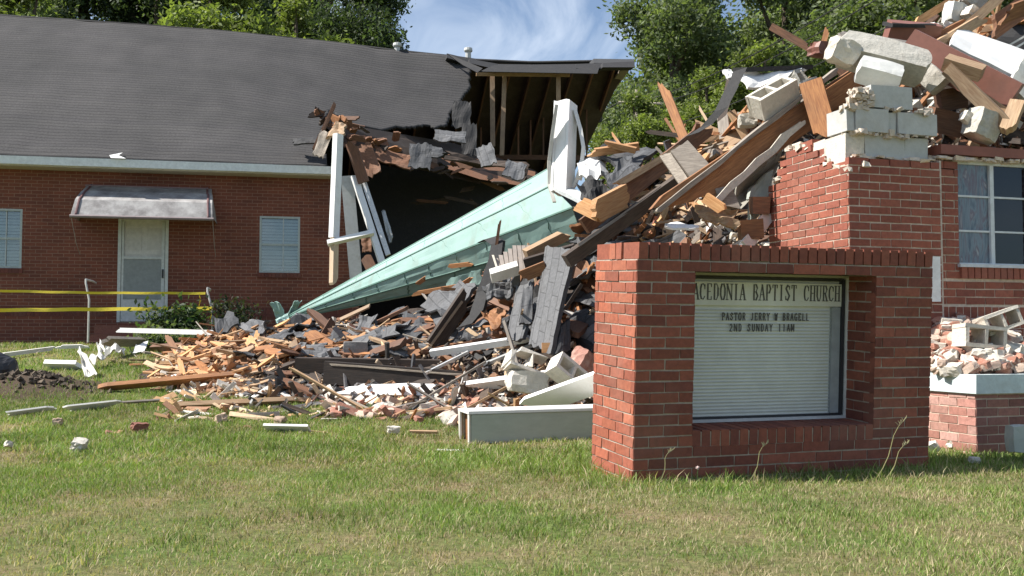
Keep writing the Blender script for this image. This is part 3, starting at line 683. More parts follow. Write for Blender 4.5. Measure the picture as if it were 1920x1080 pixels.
# door
dr = MB(); bbox(dr, du0 + .05, du1 - .05, .03, .07, DZ0, DZ1 - .04, (.60, .58, .54))
for z0, z1 in ((DZ1 - .98, DZ1 - .72), (DZ1 - .64, DZ1 - .2)):
    for k in (0, 1): u0 = du0 + .16 + k * .38; bbox(dr, u0, u0 + .28, .022, .04, z0, z1, (.54, .52, .48))
door = dr.build('door', GENERIC, bld)
dr = MB()
for a, b_ in ((du0, du0 + .06), (du1 - .06, du1)): bbox(dr, a, b_, -.015, .09, DZ0, DZ1, (.58, .60, .56))
bbox(dr, du0 + .06, du1 - .06, -.015, .09, DZ1 - .05, DZ1, (.56, .57, .54))
bbox(dr, du0 + .07, du1 - .07, -.005, .028, DZ0 + .02, DZ0 + .45, (.56, .57, .56)); bbox(dr, du0 + .07, du0 + .11, -.004, .018, DZ0 + .45, DZ1 - .08, (.55, .57, .54)); bbox(dr, du1 - .13, du1 - .07, -.004, .018, DZ0 + .45, DZ1 - .08, (.55, .57, .54))
bbox(dr, du0 + .11, du1 - .13, -.004, .018, DZ1 - .82, DZ1 - .77, (.55, .57, .54))
dr.build('door_frame', GENERIC, door)
dr = MB(); bbox(dr, du0 + .11, du1 - .13, .0, .006, DZ0 + .46, DZ1 - .83, (.26, .28, .27)); q = dr.build('storm_screen', GENERIC, door)
dr = MB(); bbox(dr, du1 - .115, du1 - .085, -.04, .0, DZ0 + .88, DZ0 + 1.05, (.03, .03, .03)); dr.build('handle', GENERIC, door)
# windows
def window(a, b_, z0, z1):
    m = MB(); c = (.40, .44, .42)
    bbox(m, a, a + .04, .0, .08, z0, z1, c); bbox(m, b_ - .04, b_, .0, .08, z0, z1, c); bbox(m, a + .04, b_ - .04, .0, .08, z1 - .04, z1, c); bbox(m, a + .04, b_ - .04, .0, .08, z0, z0 + .04, c)
    bbox(m, a + .04, b_ - .04, .02, .07, (z0 + z1) / 2 - .02, (z0 + z1) / 2 + .02, c); bbox(m, (a + b_) / 2 + .06, (a + b_) / 2 + .075, .03, .05, z0 + .04, z1 - .04, (.5, .52, .5))
    w = m.build('window', GENERIC, bld)
    m = MB(); z = z0 + .045
    while z < z1 - .05:
        zc = z + random.uniform(-.006, .006)
        m.poly([BP(a + .04, .100, zc), BP(b_ - .04, .100, zc + random.uniform(-.006, .006)), BP(b_ - .04, .116, zc + .05), BP(a + .04, .116, zc + .05)], (.38, .385, .36)); z += .062
    m.build('blind', GENERIC, w)
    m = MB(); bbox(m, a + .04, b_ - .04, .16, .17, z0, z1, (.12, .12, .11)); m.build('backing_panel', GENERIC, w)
    m = MB(); bbox(m, a + .04, b_ - .04, .055, .06, z0 + .04, z1 - .04); m.build('pane', GLASS, w)
for q in ((w1, wz1), (w2, wz), (w3, wz1)): window(q[0][0], q[0][1], q[1][0], q[1][1])
# awning over the door
au0, au1 = upx(146), upx(405); az = zpx(au0, 347); ab = zpx(au0, 405, -.9)
aw = MB(); nS = 10
prof = [(0, az), (-.30, az - .15), (-.34, az - .18), (-.70, az - .37), (-.90, ab + .03), (-.9, ab - .02)]
def AP(u, k, e=0): return BP(u + (.15 * (-1 if u > (au0 + au1) / 2 else 1)) * (1 - k / 5) * .8, prof[k][0], prof[k][1] + e)
us = [au0 + (au1 - au0) * i / nS for i in range(nS + 1)]
for i in range(nS):
    for k in range(5):
        c = (.50, .48, .46)
        q = [AP(us[i], k), AP(us[i + 1], k), AP(us[i + 1], k + 1), AP(us[i], k + 1)]
        aw.poly(q, c); aw.poly([p - SZ * .012 + BB * .01 for p in q][::-1], c)
for u in (au0, au1):
    for k in range(5): aw.poly([AP(u, k), AP(u, k + 1), BP(u, prof[k + 1][0] + .04, ab), BP(u, prof[k][0] + .0, ab)], (.5, .49, .47))
awn = aw.build('awning', mat_plain('stained_awning_metal', (.40, .385, .37), .75, 2.8, .2, (.07, .055, .055), .92, .2, .006, lo=.38), bld)
rb_ = MB()
for u in (au0 + .08, au1 - .08): rb_.tube([AP(u, k, .012) for k in range(6)], .022, 6, (.16, .08, .08))
rb_.tube([BP(au0, -.91, ab), BP(au1, -.91, ab)], .03, 6, (.24, .19, .19)); rb_.tube([BP(au0 + .15, -.34, az - .045), BP(au1 - .15, -.34, az - .045)], .012, 6, (.18, .12, .12))
rb_.build('awning_rib', GENERIC, awn)
for u in (au0 + .02, au1 - .02):
    m = MB(); m.tube([BP(u, -.88, ab), BP(u, -.4, ab - .45), BP(u + .0, -.02, ab - .65)], .006, 6, (.35, .32, .3)); m.build('bracket', GENERIC, awn)
# eave gutter and soffit
mb = MB(); ue = upx(622, -.45)
n = 24
for i in range(n):
    u0 = UL + (ue - UL) * i / n; u1 = UL + (ue - UL) * (i + 1) / n; j = .004 * mnoise.noise((i * .7, 0, 0))
    bbox(mb, u0, u1 + .001, -.50, -.42, 4.155 + j, 4.31 + j, (.70, .72, .70)); bbox(mb, u0, u1 + .001, -.44, .0, 4.13 + j, 4.158 + j, (.50, .45, .36))
mb.build('gutter', GENERIC, bld)
# roof: surface grid between eave and sagging ridge, torn where the photo shows the break
RD = 6.5
ridgepx = [(-400, 8), (-200, 12), (0, 30), (200, 43), (400, 58), (620, 80), (750, 96), (850, 106), (885, 112), (1000, 117), (1190, 113), (1300, 113)]
def roofpt(u, s):                                    # s 0 at the eave, 1 at the ridge
    e = BP(u, -.46, 4.33); r = BP(u, RD, 0)
    px = 960 + F * r.x / r.y
    py = np.interp(px, [a for a, _ in ridgepx], [b for _, b in ridgepx])
    r.z = P(px, py, r.y).z
    p = e.lerp(r, s)
    c = sstep((u - upx(380)) / 5.5)                  # the slope has slumped towards the hole
    p.z -= c * .62 * math.sin(math.pi * min(1, s * 1.0)) ** 1.0 * (1 - .25 * s)
    p.z += .035 * mnoise.noise((u * .55, s * 3.2, 1)) + .018 * mnoise.noise((u * 1.9, s * 9, 4)) * (s > 0.02)
    return p
torn = [(-3000, -200), (852, -200), (852, 108), (868, 118), (884, 134), (880, 150), (882, 165), (868, 180), (858, 196), (846, 206), (840, 232), (818, 238), (790, 233), (770, 240), (745, 236), (712, 244), (690, 238), (660, 232), (640, 226), (626, 214), (618, 206), (610, 235), (596, 262), (592, 276), (612, 290), (618, 330), (-3000, 330)]
def inpoly(x, y, P_):
    c = False; j = len(P_) - 1
    for i in range(len(P_)):
        xi, yi = P_[i]; xj, yj = P_[j]
        if (yi > y) != (yj > y) and x < (xj - xi) * (y - yi) / (yj - yi) + xi: c = not c
        j = i
    return c
rf = MB(); NU, NS = 300, 110; u1_ = upx(900, RD); slope = 8.4
Gp = [[roofpt(UL + (u1_ - UL) * i / NU, j / NS) for j in range(NS + 1)] for i in range(NU + 1)]
idx = {}; 
def vid(i, j):
    if (i, j) not in idx: idx[(i, j)] = len(rf.v); rf.v.append(tuple(Gp[i][j]))
    return idx[(i, j)]
edge_cells = []
for i in range(NU):
    for j in range(NS):
        c = (Gp[i][j] + Gp[i + 1][j + 1]) / 2; px, py = proj(c)
        if px < 560 or inpoly(px + 3 * mnoise.noise((i * .3, j * .3, 9)), py + 3 * mnoise.noise((i * .3, j * .3, 2)), torn):
            rf.f.append((vid(i, j), vid(i + 1, j), vid(i + 1, j + 1), vid(i, j + 1))); rf.c.append((1, 1, 1))
            a, b_ = UL + (u1_ - UL) * i / NU, UL + (u1_ - UL) * (i + 1) / NU; s0, s1 = slope * j / NS, slope * (j + 1) / NS
            a += 60; b_ += 60; rf.uv.append([(a, s0), (b_, s0), (b_, s1), (a, s1)])
roof = rf.build('near_roof_slope', ROOFM, bld, smooth=True)
md = roof.modifiers.new('thick', 'SOLIDIFY'); md.thickness = .06; md.offset = -1
# far slope, seen from below, with rafters
def ridge(u): return roofpt(u, 1.0)
far = MB(); uR = upx(1188, RD)
n = 60
def uend(s): return uR - .95 * sstep(s / .42)
def farpt(u, s):
    r = BP(u, RD + .02, 0); px = 960 + F * r.x / r.y; py = np.interp(px, [a for a, _ in ridgepx], [b for _, b in ridgepx]); r.z = P(px, py, r.y).z + .02
    e = BP(u, 2 * RD + .5, 4.33); return r.lerp(e, s)
for i in range(n):
    for k in range(12):
        s0, s1 = k / 12, (k + 1) / 12
        ea, eb = uend(s0), uend(s1)
        q = [farpt(UL + (ea - UL) * i / n, s0), farpt(UL + (ea - UL) * (i + 1) / n, s0), farpt(UL + (eb - UL) * (i + 1) / n, s1), farpt(UL + (eb - UL) * i / n, s1)]; a = q[0].x; b_ = q[1].x; far.poly(q, (1, 1, 1), [(a, s0 * slope), (b_, s0 * slope), (b_, s1 * slope), (a, s1 * slope)])
fo = far.build('far_roof_slope', ROOFM, bld); md = fo.modifiers.new('thick', 'SOLIDIFY'); md.thickness = .05; md.offset = 0
dk = MB()
for i in range(30):
    a, b_ = UE + (uR - .1 - UE) * i / 30, UE + (uR - .1 - UE) * (i + 1) / 30
    q = [farpt(a, .0) - SZ * .08, farpt(b_, .0) - SZ * .08, farpt(min(b_, uR - 1.05), 1) - SZ * .08, farpt(min(a, uR - 1.06), 1) - SZ * .08]; dk.poly(q)
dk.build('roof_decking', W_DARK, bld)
u = UE + .5
while u < uR - .2:
    a, b_ = farpt(u, .0) - SZ * .19, farpt(u, .97 if u < uR - 1.1 else .97 * .4 * (uR - u) / 1.1 + .02) - SZ * .19
    me = board_mesh('rafter', (b_ - a).length, .18, .05); me.materials.append(W_BRN)
    o = bpy.data.objects.new('rafter', me); COL.objects.link(o)
    x = (b_ - a).normalized(); y = BU; z = x.cross(y); o.parent = bld
    o.matrix_parent_inverse = Matrix.Translation(-Vector(bld['_o']))
    o.matrix_world = Matrix.Translation((a + b_) / 2) @ Matrix((x, y, z)).transposed().to_4x4()
    o.matrix_parent_inverse = Matrix.Identity(4); o.matrix_basis = Matrix.Translation(-Vector(bld['_o'])) @ Matrix.Translation((a + b_) / 2) @ Matrix((x, y, z)).transposed().to_4x4()
    u += .61
def bpart(name, a, b_, w, t, mat, roll=0, e0='cut', e1='cut', parent=bld, label=None):
    me = board_mesh(name, (b_ - a).length, w, t, e0, e1); me.materials.append(mat)
    o = bpy.data.objects.new(name, me); COL.objects.link(o); o.parent = parent
    o.matrix_basis = Matrix.Translation(-Vector(parent['_o'])) @ frame(a, b_, roll)
    if label: o['label'] = label
    return o
YD = BP(upx(980, 5.6), 5.6, 0).y
bpart('attic_beam', P(893, 139, YD - .2), P(1068, 141, YD + .2), .10, .08, W_TAN)
bpart('attic_stud', P(923, 143, YD), P(924, 275, YD - .3), .13, .06, W_TAN)
bpart('attic_stud', P(946, 143, YD), P(941, 292, YD - .3), .12, .06, W_TAN)
bpart('attic_stud', P(1047, 143, YD), P(1047, 190, YD), .12, .06, W_TAN)
for x in (902, 972, 995, 1019, 1100): bpart('attic_stud', P(x, 205, YD + 3), P(x, 292, YD + 3), .05, .09, W_BRN)
bpart('attic_plate', P(905, 294, YD + 2.9), P(1110, 296, YD + 3), .14, .08, W_BRN)
# black ridge edge, peeled felt and gable end overhang
mb = MB(); pts = [(838, 101), (880, 111), (935, 121), (1000, 122), (1080, 121), (1130, 119), (1190, 116)]
for (xa, ya), (xb, yb) in zip(pts[:-1], pts[1:]):
    mb.prism([P(xa, ya - 1, 27.6), P(xb, yb - 1, 27.9), P(xb, yb + 10, 27.5), P(xa, ya + 7, 27.2)], BB * .35)
mb.prism([P(925, 122, 27.1), P(1125, 122, 27.5), P(1120, 138, 27.0), P(900, 134, 26.7)], BB * .05)
mb.prism([P(838, 100, 27.3), P(905, 128, 26.6), P(895, 136, 26.3), P(868, 122, 26.8)], BB * .05)
mb.build('peeled_ridge_felt', FELT, bld)
mb = MB(); mb.prism([P(1113, 110, 28.3), P(1190, 111, 28.3), P(1186, 119, 27.9), P(1113, 118, 27.9)], BB * .4)
mb.build('ridge_cap', SHING, bld)
mb = MB(); mb.prism([P(1188, 118, 28.2), P(1184, 126, 28.1), P(1131, 200, 33.0), P(1128, 188, 33.2)], BU * -.25)
mb.build('verge_board', W_GREY, bld)
mb = MB(); mb.prism([P(1080, 180, 31), P(1132, 186, 32.4), P(1129, 228, 32.4), P(1118, 230, 32), P(1108, 236, 31.5), P(1085, 240, 31)], BB * .12)
mb.build('hanging_felt', FELT, bld)
# slabs of roof drooping over the hole: torn deck edge, splintered
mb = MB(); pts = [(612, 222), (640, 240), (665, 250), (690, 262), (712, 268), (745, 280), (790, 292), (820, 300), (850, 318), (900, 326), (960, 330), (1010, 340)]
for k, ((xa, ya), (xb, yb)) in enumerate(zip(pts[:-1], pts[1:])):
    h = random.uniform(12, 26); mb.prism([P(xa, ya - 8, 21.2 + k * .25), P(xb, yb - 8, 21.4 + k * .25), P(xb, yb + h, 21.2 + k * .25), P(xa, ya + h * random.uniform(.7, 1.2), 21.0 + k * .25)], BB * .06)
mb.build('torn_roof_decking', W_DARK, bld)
# dropped ceiling/roof deck leaning into the hole, made dark to deepen its shade
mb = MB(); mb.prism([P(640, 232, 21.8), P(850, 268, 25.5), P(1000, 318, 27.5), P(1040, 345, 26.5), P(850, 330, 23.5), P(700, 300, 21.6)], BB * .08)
mb.build('fallen_ceiling_shade', W_DARK, bld)
mb = MB(); mb.prism([P(668, 300, 25.2), P(760, 318, 25.6), P(900, 312, 26.4), P(1060, 330, 27.2), P(1100, 420, 27.4), P(1090, 520, 27), P(668, 560, 25)], BB * .04); mb.build('added_black_shade_sheet', FELT, bld)  # near-black sheet added so the opening reads as deep shade
mb = MB(); mb.prism([P(752, 288, 22.6), P(800, 282, 23.4), P(905, 300, 24.0), P(1004, 322, 24.4), P(1000, 352, 23.6), P(900, 336, 23.0)], BB * .06); mb.build('sloping_brown_deck', W_BRN, bld)
sh_spots = [((805, 263), (20, 46), 0), ((968, 318), (44, 34), 15), ((915, 292), (34, 34), 20), ((700, 318), (18, 20), 0), ((610, 268), (22, 46), -15)]
def bsheet(name, c4, th_, mat, parent=bld, wob=.03, rag=.06):
    o = sheet(name, None, None, c4, th_, mat, rag=rag, wob=wob); del_keys(o); 
    o.location = o.location - Vector(parent['_o']); o.parent = parent; return o
def del_keys(o):
    for k in ('label', 'category'):
        if k in o: del o[k]
def q4(cx, cy, w, h, Y, rot=0, dy=0, dy2=0):
    c, s = math.cos(R(rot)), math.sin(R(rot)); out = []
    for a, b_, k in ((-1, 1, dy2), (1, 1, dy2), (1, -1, dy), (-1, -1, dy)):
        x, y = a * w / 2, b_ * h / 2; out.append((cx + x * c - y * s, cy + x * s + y * c, Y + k))
    return out
for cx, cy, w, h, Y, rot, mt in [(788, 292, 40, 46, 21.4, 5, SHING), (800, 282, 60, 20, 22.5, 8, SHING), (965, 318, 38, 30, 20.5, 15, SHINGL), (912, 290, 32, 38, 21.2, -20, SHINGL), (845, 255, 60, 18, 23.5, 3, SHINGL), (604, 270, 22, 48, 19.9, 20, W_GREY), (880, 262, 30, 60, 24.2, 0, FELT), (865, 215, 34, 50, 25, 5, FELT), (580, 262, 60, 10, 20.6, -6, FELT), (690, 300, 34, 60, 21.0, -20, W_BRN), (735, 295, 70, 24, 21.5, 15, W_BRN), (915, 306, 150, 14, 21.8, 9, W_DARK)]:
    bsheet('torn_shingle_flap' if mt in (SHING, SHINGL) else 'torn_panel', q4(cx, cy, w, h, Y, rot, 0, -.3), .03, mt)
for k in range(46):                                   # split rafter ends and lath hanging along the tear
    t = random.random() ** 1.6; i = int(t * (len(pts) - 1)); xa, ya = pts[i]; px = xa + random.uniform(-10, 30); py = ya + random.uniform(-12, 18)
    Y = 20.9 + i * .22; a = random.uniform(-70, 250); ln = random.uniform(12, 46)
    bpart('split_rafter_end', P(px, py, Y), P(px + ln * math.cos(R(a)), py - ln * math.sin(R(a)) * .7, Y - .2), random.uniform(.05, .16), .04, random.choice([W_BRN, W_ORNG, W_BRN, W_DARK] if i < 5 else [W_DARK, W_DARK, W_BRN, SHING]), random.uniform(-40, 40), 'split', 'split')
mb = MB(); mb.prism([P(626, 190, 20.4), P(630, 196, 20.4), P(592, 282, 20.0), P(586, 276, 20.0)], BB * .25); mb.build('splintered_barge_board', W_BRN, bld)
# joists and ceiling lath hanging inside the dark opening
for k in range(16):
    px = random.uniform(700, 985); py = random.uniform(330, 430); Y = random.uniform(23.2, 24.8); a = random.uniform(-35, 75); ln = random.uniform(25, 90)
    if py > 430 - (px - 700) * .22: continue
    bpart('hanging_joist', P(px, py, Y), P(px + ln * math.cos(R(a)), py + ln * math.sin(R(a)) * .5, Y + .3), random.uniform(.05, .13), .04, random.choice([W_BRN, W_DARK, W_DARK]), random.uniform(-30, 30), 'split', 'split')
# roof vents
for px, py, Y in ((745, 88, 27.6), (878, 97, 28.2)):
    c = P(px, py, Y); m = MB(); m.tube([c - SZ * .3, c + SZ * .02], .08, 10, (.5, .5, .48)); m.tube([c - SZ * .0, c + SZ * .03, c + SZ * .1, c + SZ * .12], .14, 12, (.55, .55, .52), rs=[.11, .125, .115, .06])
    m.build('roof_vent', GENERIC, bld)
m = MB(); m.prism([P(205, 291, 19.5), P(230, 286, 19.55), P(222, 291, 19.5), P(236, 297, 19.4), P(208, 296, 19.35)], BB * .03, (.75, .75, .72)); m.build('bent_flashing', GENERIC, bld)
# handrails + police tape
for px, top, bot, k in ((161, 524, 636, 0), (389, 540, 612, 1)):
    m = MB(); Y = 18.3; a = P(px, top, Y); b_ = P(px + (6 if not k else 8), top + 38, Y - .02); c = P(px + 4 + 6 * k, bot + 6, Y)
    m.tube([a + BB * 1.2 - BU * .05, a + BB * .6, a, a - SZ * .06, b_, c], .019, 7, (.6, .57, .52)); o = m.build('handrail', GENERIC)
    tag(o, 'thin bent pale pipe handrail %s the hall door' % ('left of' if not k else 'at the shrub, right of'), 'handrail')
def tape(label, pts, w):
    m = MB(); n = 40; Pp = []
    for i in range(n + 1):
        t = i / n; a = Vector((0, 0, 0)); j = t * (len(pts) - 1); k = min(int(j), len(pts) - 2); f_ = j - k
        q = P(*pts[k]).lerp(P(*pts[k + 1]), f_); tw = .2 * math.sin(i * .45 + w * 40)
        d = Vector((0, math.sin(tw), math.cos(tw))) * (w / 2); q.z += .003 * math.sin(i * .8); Pp.append((q + d, q - d))
    for (a, b_), (c, d) in zip(Pp[:-1], Pp[1:]):
        for s in (0, .001): m.poly([b_ + BB * s, d + BB * s, c + BB * s, a + BB * s] if not s else [a + BB * s, c + BB * s, d + BB * s, b_ + BB * s])
    return tag(m.build('warning_tape', YEL), label, 'tape')
tape('upper strand of yellow caution tape strung across the hall door', [(-60, 544, 18.0), (165, 549, 18.25), (385, 550, 18.25)], .045)
tape('lower strand of yellow caution tape strung across the hall door', [(-60, 582, 18.0), (165, 580, 18.25), (398, 578, 18.25)], .065)
tape('short yellow tape end hanging from the handrail by the shrub', [(373, 550, 18.2), (376, 562, 18.2), (373, 574, 18.2)], .06)
tape('loose yellow tape tail under the knot at the right handrail', [(392, 578, 18.2), (397, 590, 18.2), (394, 597, 18.2)], .05)

# ------------------------------------------------------------------ fallen green spire
TIP = P(524, 601, 17.0)
EB = [P(1000, 345, 13.9), P(1027, 319, 13.3), P(1034, 349, 12.75), P(1074, 389, 12.35), P(1090, 442, 12.45), P(1082, 486, 12.9), P(1050, 500, 13.5), P(1010, 430, 13.9)]
spire = empty('fallen_spire', (TIP + EB[5]) / 2); spire['_o'] = tuple(spire.location)
tag(spire, 'long tapering green copper spire lying on its side across the rubble', 'church spire')
ctr = sum(EB, Vector()) / 8
sk = MB(); NU = 70
def spt(e, w, t):
    """t along tip->base; e edge index, w blend to next edge"""
    b = EB[e].lerp(EB[(e + 1) % 8], w); p = TIP.lerp(b, t)
    n = (b - ctr).normalized(); bl = math.sin(math.pi * w)
    return p + n * ((.022 if e > 2 else .010) * (.3 + t) * bl * mnoise.noise((t * 17, e * 5 + w * 3, 1)) + .03 * t * mnoise.noise((t * 5, e * 3.0, 7)) * (1 if e in (3, 4, 5) else .4))
for e in range(8):
    nw = 4
    for i in range(NU):
        for k in range(nw):
            t0, t1 = i / NU, (i + 1) / NU
            if e == 7 and t1 > .9: continue
            sk.poly([spt(e, k / nw, t0), spt(e, (k + 1) / nw, t0), spt(e, (k + 1) / nw, t1), spt(e, k / nw, t1)][::-1])
o = sk.build('copper_skin', COPPER, spire); md = o.modifiers.new('t', 'SOLIDIFY'); md.thickness = .012; md.offset = -1
SEAM = mat_plain('seam_copper', (.10, .20, .16), .6, 8, .2, (.1, .13, .1), .5)
for e in (1, 2, 3, 4, 5):
    m = MB(); m.tube([spt(e, 0, t / 20) + (EB[e] - ctr).normalized() * .008 for t in range(1, 21)], .017, 5)
    m.build('standing_seam', SEAM, spire)
m = MB(); m.tube([spt(1, .28, t / 20) + (EB[1] - ctr).normalized() * .01 for t in range(4, 20)], .011, 5); m.build('standing_seam', SEAM, spire)
xs_ = {1: [.2, .34, .46, .6, .73, .86], 2: [.25, .42, .55, .66, .78, .9], 3: [.2, .31, .40, .5, .58, .67, .76, .85, .93], 4: [.35, .5, .65, .8]}
for e, ts in xs_.items():
    for t in ts: m = MB(); m.tube([spt(e, w / 5, t + .004 * (w % 2)) + (EB[e].lerp(EB[(e + 1) % 8], w / 5) - ctr).normalized() * .006 for w in range(6)], .010 if e < 3 else .017, 4); m.build('cross_seam', SEAM, spire)
for lab, c4 in (('bent copper flap at the tip', [(506, 568, 16.9), (523, 566, 16.8), (538, 592, 16.9), (520, 596, 17)]), ('bright copper flap at the tip', [(538, 588, 16.8), (552, 563, 16.6), (566, 564, 16.7), (549, 592, 16.9)]), (None, [(516, 598, 16.8), (540, 590, 16.8), (543, 604, 16.7), (520, 608, 16.7)])):
    o = bsheet('crumpled_flap', c4, .012, COPPER, parent=spire, wob=.05, rag=.05)
    if lab: o['label'] = lab
for c4 in ([(838, 524, 13.8), (900, 505, 13.4), (908, 548, 13.5), (842, 560, 13.9)],):
    bsheet('torn_copper_sheet', c4, .012, COPPER, parent=spire, wob=.02, rag=.04)
for a_, b_ in (((838, 500, 14.0), (890, 494, 13.7)), ((770, 552, 14.2), (862, 536, 13.6)), ((780, 534, 14.2), (800, 520, 14.1)), ((846, 546, 13.4), (888, 520, 13.3))):
    bpart('exposed_lath', P(*a_), P(*b_), .06, .03, W_ORNG, 10, 'split', 'split', parent=spire)

# ------------------------------------------------------------------ individually placed debris
def quadsheet(name, label, cat, pts, th_, mat, **k): return sheet(name, label, cat, [P(*p) if len(p) == 3 and not isinstance(p, Vector) else p for p in pts], th_, mat, **k)
def HS(px, py, l=.12): return hit(px, py, 8.5, 17) + Vector((0, 0, l))
def cmu(label, cpx, rot, scale=1.0, broken=0, mat=None, cat='concrete block', group=None):
    mb = MB(); Lx, Ly, Lz, w = .39, .19, .19, .032
    X_, Y_, Z_ = Vector((1, 0, 0)), Vector((0, 1, 0)), Vector((0, 0, 1))
    mb.box((0, -Ly / 2 + w / 2, 0), (X_, Y_, Z_), (Lx / 2, w / 2, Lz / 2), (1, 1, 1), .004)
    mb.box((0, Ly / 2 - w / 2, 0), (X_, Y_, Z_), (Lx / 2 * (1 - broken * .4), w / 2, Lz / 2), (1, 1, 1), .006 + broken * .02)
    for x in ((-Lx / 2 + w / 2), 0, (Lx / 2 - w / 2)):
        if broken and x > 0.1: continue
        mb.box((x, 0, 0), (X_, Y_, Z_), (w / 2 - .001, Ly / 2 - w, Lz / 2 - .001), (1, 1, 1), .003 + broken * .02)
    me = mb.mesh('concrete_block'); me.materials.append(mat or BLOCKM)
    o = bpy.data.objects.new('concrete_block', me); COL.objects.link(o)
    c = P(*cpx) if isinstance(cpx, tuple) else cpx
    o.matrix_world = Matrix.Translation(c) @ Matrix.Rotation(R(rot[2]), 4, 'Z') @ Matrix.Rotation(R(rot[1]), 4, 'Y') @ Matrix.Rotation(R(rot[0]), 4, 'X') @ Matrix.Scale(scale, 4)
    return tag(o, label, cat, group)
def chunk_mesh(name, dims, jit, mat, sub=3, rnd_=0):
    """irregular broken lump: subdivided box pushed about"""
    mb = MB(); n = sub; seed = random.uniform(0, 99)
    def pt(a, b, c):
        v = Vector((a, b, c)); k = mnoise.noise_vector(v * 1.3 + Vector((seed, seed, 0))) * jit + mnoise.noise_vector(v * 3.1 + Vector((seed, 0, seed))) * jit * .4
        if rnd_: v = v.lerp(v.normalized() * 1.1, rnd_)
        v = v * (1 - .12 * (abs(a * b) + abs(b * c) + abs(a * c)) / 3) + k
        return (v.x * dims[0] / 2, v.y * dims[1] / 2, v.z * dims[2] / 2)
    G_ = [-1 + 2 * i / n for i in range(n + 1)]
    for i in range(n):
        for j in range(n):
            a, b, c, d = G_[i], G_[i + 1], G_[j], G_[j + 1]
            for s in (-1, 1):
                q1 = [pt(s, a, c), pt(s, b, c), pt(s, b, d), pt(s, a, d)]; q2 = [pt(a, s, c), pt(a, s, d), pt(b, s, d), pt(b, s, c)]; q3 = [pt(a, c, s), pt(b, c, s), pt(b, d, s), pt(a, d, s)]
                for q in (q1, q2, q3): mb.poly(q if s > 0 else q[::-1])
    me = mb.mesh(name); me.materials.append(mat); return me
def chunk(name, label, cat, c, dims, rot, mat, jit=.25, sub=4, group=None):
    me = chunk_mesh(name, dims, jit, mat, sub); o = bpy.data.objects.new(name, me); COL.objects.link(o)
    o.matrix_world = Matrix.Translation(P(*c)) @ Matrix.Rotation(R(rot[2]), 4, 'Z') @ Matrix.Rotation(R(rot[1]), 4, 'Y') @ Matrix.Rotation(R(rot[0]), 4, 'X')
    return tag(o, label, cat, group)

BRIGHTC = mat_plain('pale_concrete', (.72, .67, .58), .95, 6, .2, (.45, .39, .3), .35, .8, .01)
# --- right slope
B = board
B('wooden_beam', 'thick orange-brown roof beam running diagonally up to the block pier', 'beam', (1228, 408, 9.35), (1612, 150, 9.75), .27, .09, W_ORNG, 6, 'split', 'cut')
B('plaster_strip', 'pale plastered edge strip along the top of the diagonal beam', 'lath', (1224, 399, 9.30), (1570, 130, 9.68), .035, .11, W_GREY, 8, 'split', 'split', rag=.5)
B('plaster_strip', 'ragged whitish strip hanging below the diagonal beam', 'lath', (1330, 388, 9.3), (1512, 222, 9.5), .06, .03, PLAST, 8, 'split', 'split', rag=.5)
B('stud_offcut', 'short brown stud standing across the diagonal beam', 'board', (1520, 152, 9.35), (1552, 262, 9.25), .21, .05, W_ORNG, 10, 'cut', 'split')
B('plank', 'wide orange plank crossing behind the short brown stud', 'plank', (1520, 210, 9.55), (1606, 152, 9.6), .20, .05, W_ORNG, 5)
B('plank', 'broad brown plank leaning parallel below the diagonal beam, its upper end splintered', 'plank', (1095, 425, 10.3), (1338, 232, 10.9), .17, .06, W_BRN, 10, 'cut', 'split')
B('plank', 'sunlit pine plank along the top of the broad brown plank', 'plank', (1148, 352, 10.35), (1300, 262, 10.8), .07, .04, W_TAN, 0, 'split', 'split')
B('wooden_block', 'short chunky fresh pine block below the brown plank', 'board', (1106, 402, 9.95), (1182, 362, 10.1), .22, .12, W_PINE, 10, 'split', 'split')
B('wooden_block', 'fresh pine block at the foot of the leaning planks', 'board', (1082, 380, 10.15), (1128, 402, 10.0), .16, .10, W_PINE, 5, 'split', 'cut')
B('steel_edge_beam', 'long dark tarred beam sloping down to the sign', 'beam', (1062, 490, 9.9), (1288, 328, 10.2), .13, .12, W_DARK, 15)
B('lath', 'thin grey lath lying on the long dark tarred beam', 'lath', (1085, 460, 9.85), (1240, 352, 10.1), .03, .03, W_GREY, 0)
B('spike_board', 'tall orange board leaning upright like a spike against the trees', 'board', (1238, 148, 11.3), (1284, 262, 11.0), .10, .04, W_ORNG, 10, 'split', 'cut')
B('spike_board', 'splintered board poking out left below the big grey slab', 'board', (1446, 50, 10.8), (1532, 98, 10.6), .08, .05, W_BRN, 0, 'cut', 'split')
B('spike_board', 'small upright splinter beside the red brick scrap at the top', 'board', (1552, 52, 10.8), (1541, 92, 10.7), .06, .03, W_ORNG, 0, 'split', 'cut')
chunk('brick_cluster', 'dark red mortared brick scrap left of the big grey slab', 'brick rubble', (1545, 95, 10.4), (.28, .2, .14), (5, 5, 20), RUST, .2)
B('timber_box', 'grey weathered open board box standing in the middle of the slope', 'board', (1262, 318, 9.75), (1322, 305, 9.8), .32, .03, W_GREY, 20, 'cut', 'cut') if False else None
quadsheet('weathered_boarding', 'square grey weathered panel of grooved boards in the middle of the slope', 'panel', [(1257, 288, 9.7), (1289, 268, 9.75), (1332, 316, 9.6), (1296, 340, 9.55)], .04, W_GREY, rag=.01, wob=.004)
quadsheet('weathered_boarding', 'narrow grey board hanging left of the square grooved panel', 'panel', [(1238, 296, 9.72), (1258, 290, 9.7), (1296, 346, 9.5), (1282, 360, 9.5)], .04, W_GREY, rag=.01, wob=.004)
